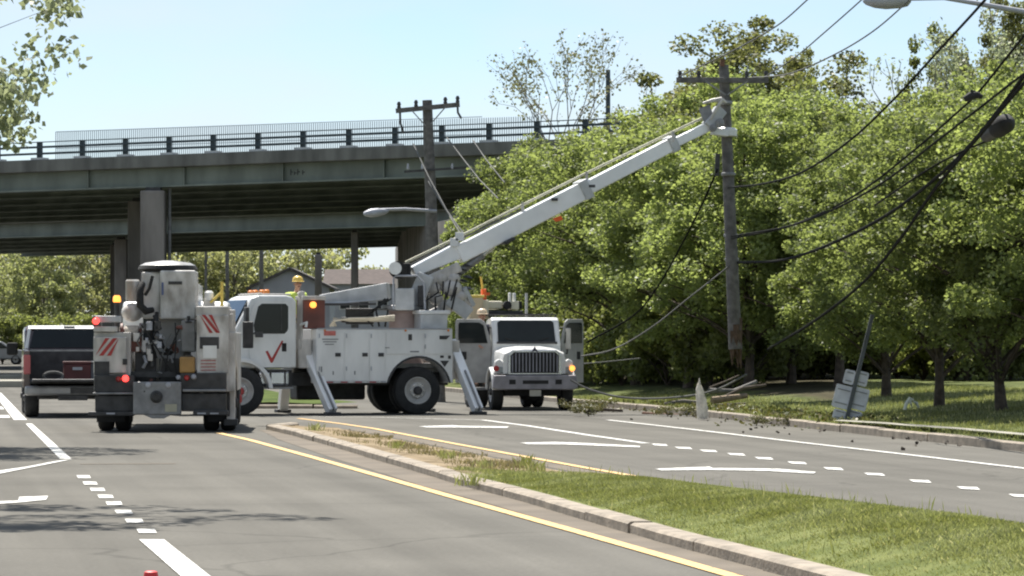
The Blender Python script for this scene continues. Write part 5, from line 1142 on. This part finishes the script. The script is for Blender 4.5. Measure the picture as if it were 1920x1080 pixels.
B().box((2.25, 2.32), (-.12, .12), (1.86, 1.90)).build('brake_lamp', dark_m, PK)
B().box((.05, .12), (-.88, .88), (1.37, 1.405)).build('bed_bar', grey_m, PK)
def in_bed(name, label, cat, bld, m):
    root = thing(name, label, cat, PK.location + (Matrix.Rotation(R(98.5), 3, 'Z') @ Vector(bld[0])), R(98.5)); bld[1](root, m); return root
in_bed('tool_box', 'dark red box lying in the open pickup bed', 'box', ((.9, -.12, .76), lambda r, m: (B().box((-.3, .3), (-.28, .28), (0, .34)).build('case', m, r, bevel=.02), B().box((-.31, .31), (-.29, .29), (.345, .40)).build('lid', m, r, bevel=.01), B().box((-.34, -.31), (-.1, .1), (.22, .28)).build('clasp', galv, r))), mat('dull_red_plastic', (.09, .02, .02), .6, var=.15))
in_bed('storage_bin', 'grey plastic bin at the right of the pickup bed', 'bin', ((.9, -.56, .76), lambda r, m: (B().box((-.25, .25), (-.22, .22), (0, .36)).build('tub', m, r, bevel=.03), B().box((-.27, .27), (-.24, .24), (.365, .40)).build('lid', m, r, bevel=.01))), mat('grey_plastic', (.09, .10, .12), .5, var=.1))
in_bed('cable_coil', 'coil of grey cable lying in the pickup bed', 'coil', ((.6, .38, .85), lambda r, m: B().tube([(.03 * math.sin(i * .4), .20 * math.cos(i * .42), -.09 + .09 * (1 + math.sin(i * .42)) ) for i in range(46)], .03, 6).build('loops', m, r)), wire_g)

maroon_p = mat('dark_maroon_paint', (.040, .012, .014), .22, var=.15, coat=1.0)
for ch in PK.children:
    if ch.name.split('.')[0] in ('bed_side', 'cab'): ch.data.materials[0] = maroon_p
    if ch.name.split('.')[0] == 'bumper': ch.data.materials[0] = mat('dull_bumper', (.28, .28, .28), .4, metal=.5, var=.2)
    if ch.name.split('.')[0] == 'tailgate': ch.data.materials[0] = dark_m
B().side([(2.20, 1.845), (2.40, 1.912), (3.5, 1.912), (3.7, 1.80), (3.5, 1.88), (2.42, 1.88)], -.86, .86).build('painted_roof_highlight', white_p, PK, bevel=.01)  # sunlit rear edge of the dark roof, painted on as a white strip
for sd in (1, -1): B().beam((2.10, sd * .90, 1.42), (2.23, sd * .84, 1.84), .07, .05).build('painted_pillar_highlight', white_p, PK, bevel=.01)  # bright reflection along the dark cab pillars, put in as white paint
PK['label'] = 'dark pickup with sunlight painted on its cab roof, lowered tailgate and loaded bed'
# parked car far off at the left edge
car = thing('parked_car', 'small grey car parked far off at the left edge', 'car', (PX(-8, 246), 246, 0), R(4))
grey_car = mat('grey_car_paint', (.20, .21, .22), .3, var=.06, coat=.5)
for x in (-1.35, 1.35):
    for sd in (1, -1): wheel(car, x, sd * .75, .33, .22, sd)
B().side([(-2.2, .35), (-2.25, .9), (-1.9, 1.05), (-1.3, 1.5), (.4, 1.52), (1.1, 1.05), (2.0, .9), (2.2, .7), (2.2, .35)], -.86, .86).build('body', grey_car, car, bevel=.08)
for sd in (1, -1): B().side([(-1.6, 1.05), (-1.2, 1.42), (.35, 1.44), (.9, 1.06)], *sorted((sd * .862, sd * .875))).build('side_window', glass_m, car)
B().box((-2.28, -2.2), (-.7, -.5), (.75, .9)).build('tail_light', red_lens, car); B().box((2.16, 2.24), (-.7, -.5), (.6, .75)).build('headlight', chrome_m, car)

# ------------------------------------------------------------------ traffic cone
cn = thing('traffic_cone', 'red orange traffic cone at the bottom edge, only its tip showing', 'traffic cone', (PX(283, 15.6), 15.6, 0))
B().lathe((0, 0, .03), (0, 0, 1), [(.135, 0), (.13, .03), (.034, .60), (.028, .635), (.018, .64)], 24).build('cone_body', mat('cone_red', (.62, .03, .03), .5, var=.08), cn, smooth=True)
B().lathe((0, 0, .33), (0, 0, 1), [(.087, 0), (.088, .005), (.066, .13), (.064, .135)], 24).build('reflective_collar', mat('cone_white', (.75, .75, .73), .4), cn, smooth=True)
B().box((-.18, .18), (-.18, .18), (0, .035)).build('base', black_m, cn, bevel=.012); cn.scale = (1, 1, .95)

# ------------------------------------------------------------------ workers
def skin_part(name, V, E, m, parent, root=0, sub=1):
    me = bpy.data.meshes.new(name); bm = bmesh.new(); ly = bm.verts.layers.skin.verify(); vv = []
    for i, (p, r) in enumerate(V):
        v = bm.verts.new(p); v[ly].radius = (r, r) if not hasattr(r, '__len__') else r; v[ly].use_root = (i == root); vv.append(v)
    for a, b in E: bm.edges.new((vv[a], vv[b]))
    bm.to_mesh(me); bm.free(); me.materials.append(m)
    o = bpy.data.objects.new(name, me); COL.objects.link(o); o.parent = parent
    o.modifiers.new('skin', 'SKIN').use_smooth_shade = True
    sb = o.modifiers.new('sub', 'SUBSURF'); sb.levels = sub; sb.render_levels = sub
    return o
def worker(label, loc, rz, jacket, hat, bend=0.0, armfwd=.25):
    r_ = thing('person', label, 'person', loc, rz)            # local: x forward, y left, 1.78 tall with the hat
    V = [((0, 0, .94), (.12, .10)), ((.0, 0, 1.12), (.13, .10)), ((.01 + bend, 0, 1.36), (.165, .11)), ((.02 + bend, 0, 1.47), (.07, .07)), ((.03 + bend, 0, 1.54), (.055, .055)), ((.05 + bend, 0, 1.60), (.075, .085)), ((.045 + bend, 0, 1.70), (.078, .09))]
    E = [(0, 1), (1, 2), (2, 3), (3, 4), (4, 5), (5, 6)]
    for s in (1, -1):
        b0 = len(V); V += [((.0 + bend, s * .19, 1.40), .062), ((armfwd * .25 + bend, s * .25, 1.14), .046), ((armfwd + bend, s * .22, .98), .036), ((armfwd + .08 + bend, s * .21, .95), (.038, .022))]
        E += [(2, b0), (b0, b0 + 1), (b0 + 1, b0 + 2), (b0 + 2, b0 + 3)]
        for f in range(4):
            q = len(V); V += [((armfwd + .13 + bend, s * (.245 - f * .023), .935), .010), ((armfwd + .165 + bend - (.012 if f in (0, 3) else 0), s * (.245 - f * .023), .905), .009)]; E += [(b0 + 3, q), (q, q + 1)]
        q = len(V); V += [((armfwd + .09 + bend, s * .165, .935), .011), ((armfwd + .12 + bend, s * .15, .92), .010)]; E += [(b0 + 3, q), (q, q + 1)]
        b1 = len(V); V += [((0, s * .10, .86), .085), ((.03, s * .11, .48), .058), ((-.02, s * .115, .10), .042), ((.10, s * .125, .04), (.045, .035))]
        E += [(0, b1), (b1, b1 + 1), (b1 + 1, b1 + 2), (b1 + 2, b1 + 3)]
    body = skin_part('body', V, E, skin_m, r_)
    f = B(); f.ball((.135 + bend, 0, 1.635), (.02, .014, .024), 8, 6); f.build('nose', skin_m, body, smooth=True)
    e_ = B()
    for s in (1, -1): e_.ball((.125 + bend, s * .034, 1.665), .011, 8, 6)
    e_.build('eyes', dark_m, body); B().box((.126 + bend, .134 + bend), (-.024, .024), (1.588, 1.596)).build('mouth', maroon_m, body)
    ea = B()
    for s in (1, -1): ea.ball((.04 + bend, s * .088, 1.645), (.018, .01, .03), 8, 6)
    ea.build('ears', skin_m, body, smooth=True)
    J = [((0, 0, .78), (.18, .145)), ((0, 0, 1.12), (.175, .135)), ((.01 + bend, 0, 1.36), (.19, .135)), ((.02 + bend, 0, 1.46), (.09, .09))]; JE = [(0, 1), (1, 2), (2, 3)]
    for s in (1, -1):
        b0 = len(J); J += [((.0 + bend, s * .19, 1.40), .082), ((armfwd * .25 + bend, s * .25, 1.14), .064), ((armfwd + bend, s * .22, .98), .052)]; JE += [(2, b0), (b0, b0 + 1), (b0 + 1, b0 + 2)]
    skin_part('jacket', J, JE, jacket, r_)
    T = [((0, 0, 1.02), (.165, .135))]; TE = []
    for s in (1, -1):
        b0 = len(T); T += [((0, s * .10, .85), .10), ((.03, s * .11, .48), .075), ((-.015, s * .115, .12), .066)]; TE += [(0, b0), (b0, b0 + 1), (b0 + 1, b0 + 2)]
    skin_part('trousers', T, TE, navy_m, r_)
    for s in (1, -1): skin_part('boot', [((-.03, s * .115, .14), .06), ((-.02, s * .115, .05), .055), ((.14, s * .128, .045), (.05, .042))], [(0, 1), (1, 2)], boot_m, r_)
    h_ = B().lathe((.045 + bend, 0, 1.70), (0, 0, 1), [(.118, 0), (.120, .03), (.105, .085), (.065, .118), (.02, .128)], 18).build('hard_hat', hat, r_, smooth=True)
    B().lathe((.065 + bend, 0, 1.695), (0, 0, 1), [(.135, 0), (.142, .008), (.125, .014)], 18).build('brim', hat, h_, smooth=True)
    return r_
wl = T2o + Matrix.Rotation(math.pi + PH, 3, 'Z') @ Vector((2.45, -.35, 0))
worker('worker in yellow hard hat and hi-vis jacket standing behind the truck cab', (PX(555, 82.6), 82.6, H + (HOR - 517) / F * 82.6 - 1.83), R(-60), hivis, hat_y, .04)
stand_z = H + (HOR - 517) / F * 82.6 - 1.83
B().box((2.22, 2.66), (-.75, .30), (stand_z - .06, stand_z)).build('catwalk', grey_m, T2, bevel=.01)
wq = mw(T3) @ Vector((-.12, -1.22, .622))
worker('worker in navy clothes and cream hard hat behind the open truck door', wq, R(-60), navy_m, hat_w, .03)

# ------------------------------------------------------------------ leaning route sign seen from the back
sg = thing('route_sign', 'leaning route sign post seen from behind with six grey plates', 'sign', G(1588, 790, .12))
ZS = G(1588, 790, .12).y
B().beam(P(1636, 590, ZS + .1), P(1586, 792, ZS), .07, .05, up=(0, 1, 0)).build('post', mat('dark_post', (.10, .11, .115), .7, metal=.3, var=.2), sg, world=True)
ax_u = (P(1636, 590, ZS) - P(1586, 792, ZS)).normalized(); ax_r = Vector((ax_u.z, 0, -ax_u.x))
def plate(px, y, wpx, hpx, yo=.06):
    c = P(px, y, ZS) + Vector((0, yo, 0)); a = wpx / 2 / F * ZS; h_ = hpx / 2 / F * ZS; e = .022
    pts = [(-a + e, -h_), (a - e, -h_), (a, -h_ + e), (a, h_ - e), (a - e, h_), (-a + e, h_), (-a, h_ - e), (-a, -h_ + e)]
    o = B().prism(pts, c, ax_r, ax_u, (0, .012, 0)).build('plate', mat('bright_sign_back', (.56, .57, .62), .5, var=.12, scale=6), sg, world=True)
    B().prism([(-a + .04, h_ * .55), (a - .04, h_ * .55), (a - .04, h_ * .55 + .02), (-a + .04, h_ * .55 + .02)], c + Vector((0, -.012, 0)), ax_r, ax_u, (0, .011, 0)).prism([(-a + .04, -h_ * .62), (a - .04, -h_ * .62), (a - .04, -h_ * .62 + .02), (-a + .04, -h_ * .62 + .02)], c + Vector((0, -.012, 0)), ax_r, ax_u, (0, .011, 0)).build('stiffener', grey_m, o, world=True)
plate(1593, 707, 20, 27); plate(1617, 710, 22, 27); plate(1580, 744, 32, 44); plate(1612, 748, 32, 42); plate(1574, 778, 24, 20); plate(1602, 779, 27, 18)

# ------------------------------------------------------------------ stump, split wood, branches, litter
sp0 = G(1318, 776, .12)
stu = thing('pole_stump', 'pale splintered stump of the snapped pole at the kerb', 'stump', sp0)
b = B()
for i in range(9):
    a = i * .7; rr = .07 if i else 0; q = sp0 + Vector((rr * math.cos(a), rr * math.sin(a), -.1)); hh = random.uniform(.45, .78) * (1.05 if math.cos(a) < 0 else .8)
    b.tube([q, q + Vector((-.01, 0, hh * .5)), q + Vector((-.03 + .02 * math.cos(a), .01, hh)), q + Vector((-.04, .0, hh + .14))], [.055, .055, .032, .004], 6)
b.build('splinters', wood_raw, stu, world=True)
def log(label, pts, Z, r, m, name='broken_branch', cat='branch'):
    o = B().tube([P(x, y, Z + dz) for x, y, dz in pts], [r * (1 - .35 * i / (len(pts) - 1)) for i in range(len(pts))], 8).build(name, m, None, smooth=True); tag(o, label, cat, 'broken wood round the stump'); return o
log('thick pale log lying right of the stump', [(1335, 751, 0), (1370, 746, .2), (1400, 742, .4)], 82.3, .085, mat('weathered_log', (.24, .18, .12), .9, var=.25, scale=8), 'split_log', 'log')
log('upper grey log leaning on the trunk right of the stump', [(1330, 733, .6), (1375, 734, .9), (1418, 716, 1.4)], 83.5, .07, wood_pole, 'split_log', 'log')
log('short dark log under the pale one', [(1345, 762, 0), (1400, 758, .3)], 81.9, .06, bark, 'split_log', 'log')
log('bare crooked twig on the grass right of the logs', [(1372, 763, 0), (1398, 760, 0), (1412, 762, 0), (1415, 772, -.2)], 81.5, .022, wood_raw)
log('brown split board lying along the kerb left of the stump', [(1205, 776, 0), (1240, 778, -.2), (1272, 779, -.4)], 80.9, .05, wood_rust, 'split_board', 'board')
log('slim branch slanting up behind the stump', [(1330, 727, 1), (1360, 715, 1.4), (1385, 704, 1.8)], 84, .025, bark)
for i, (px, y, s) in enumerate([(1480, 789, .26), (1290, 772, .30), (1366, 773, .30), (1100, 772, .35), (1250, 772, .3), (1130, 764, .4), (1085, 766, .4), (1420, 788, .25)]):
    q = G(px, y, .1); plant_tree('torn_branch', TORN, (q.x, q.y, .02), s, i * 1.1, 'torn leafy branch %s' % ['lying in the far gutter left of the leaning sign', 'lying just left of the pale stump', 'lying just right of the pale stump', 'lying beside the facing truck at the kerb', 'lying at the end of the split board', 'on the verge behind the facing truck wheel', 'touching the wheel of the facing truck', 'smallest, midway between stump and leaning sign'][i], 'branch', 'torn branches along the far kerb', sz=s * .55, crown='leaves', trunk='twig')
log('long barkless limb lying along the verge towards the leaning sign', [(1425, 776, 0), (1470, 781, -.3), (1530, 779, 0)], 78.5, .05, bark_l)
log('forked limb propped behind the thick pale log', [(1352, 748, .5), (1392, 728, .8), (1436, 722, 1.2)], 83.0, .045, bark)
log('limb end jutting left from behind the stump', [(1316, 756, .4), (1280, 752, .6), (1246, 757, .5)], 82.6, .05, bark_l)
log('broken limb lying by the facing truck wheel', [(1096, 772, 0), (1130, 768, .3), (1168, 770, .3)], 82.4, .045, bark)
sc = thing('wood_scrap', 'small white splintered scrap lying on the shaded grass', 'wood scrap', P(1708, 767, 69.5)); ZW = 69.5
B().tube([P(1696, 768, ZW), P(1699, 757, ZW), P(1706, 747, ZW), P(1713, 750, ZW)], [.03, .035, .04, .02], 7).tube([P(1706, 750, ZW), P(1708, 756, ZW), P(1710, 764, ZW + .1)], [.035, .02, .01], 7).tube([P(1714, 753, ZW), P(1719, 757, ZW + .1), P(1723, 765, ZW + .1)], [.02, .035, .012], 7).build('slivers', mat('white_wood', (.72, .74, .66), .8, var=.08), sc, world=True)

# ------------------------------------------------------------------ grass, weeds and litter
def blades(name, P0, hgt, wd, m, label, rng, bend=.5, cat='grass'):
    n = len(P0); a = rng.random(n) * 2 * np.pi; d = np.stack([np.cos(a), np.sin(a), np.zeros(n)], 1)
    h_ = hgt * (.5 + rng.random(n)); w_ = wd * (.6 + .8 * rng.random(n)); b = rng.random(n) * 2 * np.pi
    off = np.stack([np.cos(b), np.sin(b), np.zeros(n)], 1) * (h_ * bend * rng.random(n))[:, None]
    v = np.empty((n, 4, 3)); v[:, 0] = P0 - d * (w_ / 2)[:, None]; v[:, 1] = P0 + d * (w_ / 2)[:, None]
    mid = P0 + off * .35; mid[:, 2] += h_ * .6; v[:, 2] = mid + d * (w_ * .42)[:, None]; tp_ = P0 + off; tp_[:, 2] += h_; v[:, 3] = tp_
    f = np.empty((n, 2, 3), int); base = np.arange(n) * 4; f[:, 0] = np.stack([base, base + 1, base + 2], 1); f[:, 1] = np.stack([base, base + 2, base + 3], 1)
    o = link_mesh(name, np_mesh(name, v.reshape(-1, 3), f.reshape(-1, 3), m)); return tag(o, label, cat, None, 'stuff')
def med_pts(n, z0, z1, dens=None):
    out = []; zz = RNG.random(n) ** .9 * (z1 - z0) + z0; uu = RNG.random(n)
    for z, u in zip(zz, uu):
        if dens is not None and RNG.random() > dens(z, u): continue
        a, b = med_edges(z); x = a + .2 + (b - a - .3) * u; out.append((x, z, med_z(z, u) - .01))
    return np.array(out)
patch = lambda z, u: 1.0 if z < 40 else max(0.0, min(1.0, (43.5 - z + 1.6 * math.sin(u * 9 + z * 1.3)) / 3.5))
blades('grass', med_pts(240000, 17, 44.5, patch), .034, .009, grass_bl, 'short green grass covering the near part of the median', RNG, .95)
blades('grass', med_pts(700, 22, 43), .11, .006, grass_bl, 'taller grass stalks scattered through the median lawn', RNG, .35)
cl = RNG.random((24, 2)); wp_ = []
for u, t in cl:
    z = 43.5 + t * 22; a, b = med_edges(z); 
    k = int(90 + 160 * RNG.random()); s = .10 + .22 * RNG.random()
    q = RNG.normal(size=(k, 2)) * s; x = np.clip(a + .2 + (b - a - .4) * (.35 + .65 * u) + q[:, 0], a + .12, b - .12); y = z + q[:, 1] * 2.2
    wp_.append(np.stack([x, y, [med_z(q_, min(1, max(0, (p_ - a) / (b - a)))) - .005 for p_, q_ in zip(x, y)]], 1))
blades('weeds', np.concatenate(wp_), .045, .012, weed_bl, 'dry weeds in tufts on the bare soil of the median', RNG, .8, 'weeds')
wd2 = []
for px, y in ((590, 800), (880, 898), (905, 868), (985, 862), (1000, 874), (840, 850), (740, 832)):
    g = G(px, y, .12); q = RNG.normal(size=(60, 2)) * .07; wd2.append(np.stack([g.x + q[:, 0], g.y + q[:, 1] * 2, np.full(60, .05)], 1))
blades('weeds', np.concatenate(wd2), .11, .010, grass_bl, 'green weed clumps standing at the median edges', RNG, .7, 'weeds')
def verge_pts(n, d0, d1, z0, z1):
    z = z0 + (z1 - z0) * RNG.random(n); d = d0 + (d1 - d0) * RNG.random(n); x = np.interp(z, [a for a, b in RK], [b for a, b in RK]) + d
    return np.array([(a, b, verge_z(a, b) - .01) for a, b, e in zip(x, z, d) if e < 2.0 + RNG.random() or a > .092 * b])
blades('grass', verge_pts(80000, .15, 7.5, 50, 96), .06, .014, grass_bl, 'grass on the far verge between kerb and trees', RNG)
n = 900; z = 66 + 22 * RNG.random(n); x = np.interp(z, [a for a, b in RK], [b for a, b in RK]) + RNG.normal(size=n) * .7 + 1.0
C = np.stack([x, z, np.where(x > np.interp(z, [a for a, b in RK], [b for a, b in RK]), .18, .03)], 1)
v, f = leaf_quads(C, np.full(n, .06), 2, .08, RNG); o = link_mesh('leaf_litter', np_mesh('leaf_litter', v, f, debris_l)); tag(o, 'torn leaves and chips littering the far gutter and verge', 'leaf litter', None, 'stuff')
n = 34; z = 52 + 26 * RNG.random(n); x = np.interp(z, [a for a, b in RK], [b for a, b in RK]) - RNG.random(n) ** 2 * 2.2
v, f = leaf_quads(np.stack([x, z, np.full(n, .02)], 1), np.full(n, .03), 3, .06, RNG); o = link_mesh('leaf_litter', np_mesh('leaf_litter', v, f, bark)); tag(o, 'dark crumbs scattered on the far carriageway', 'leaf litter', None, 'stuff')
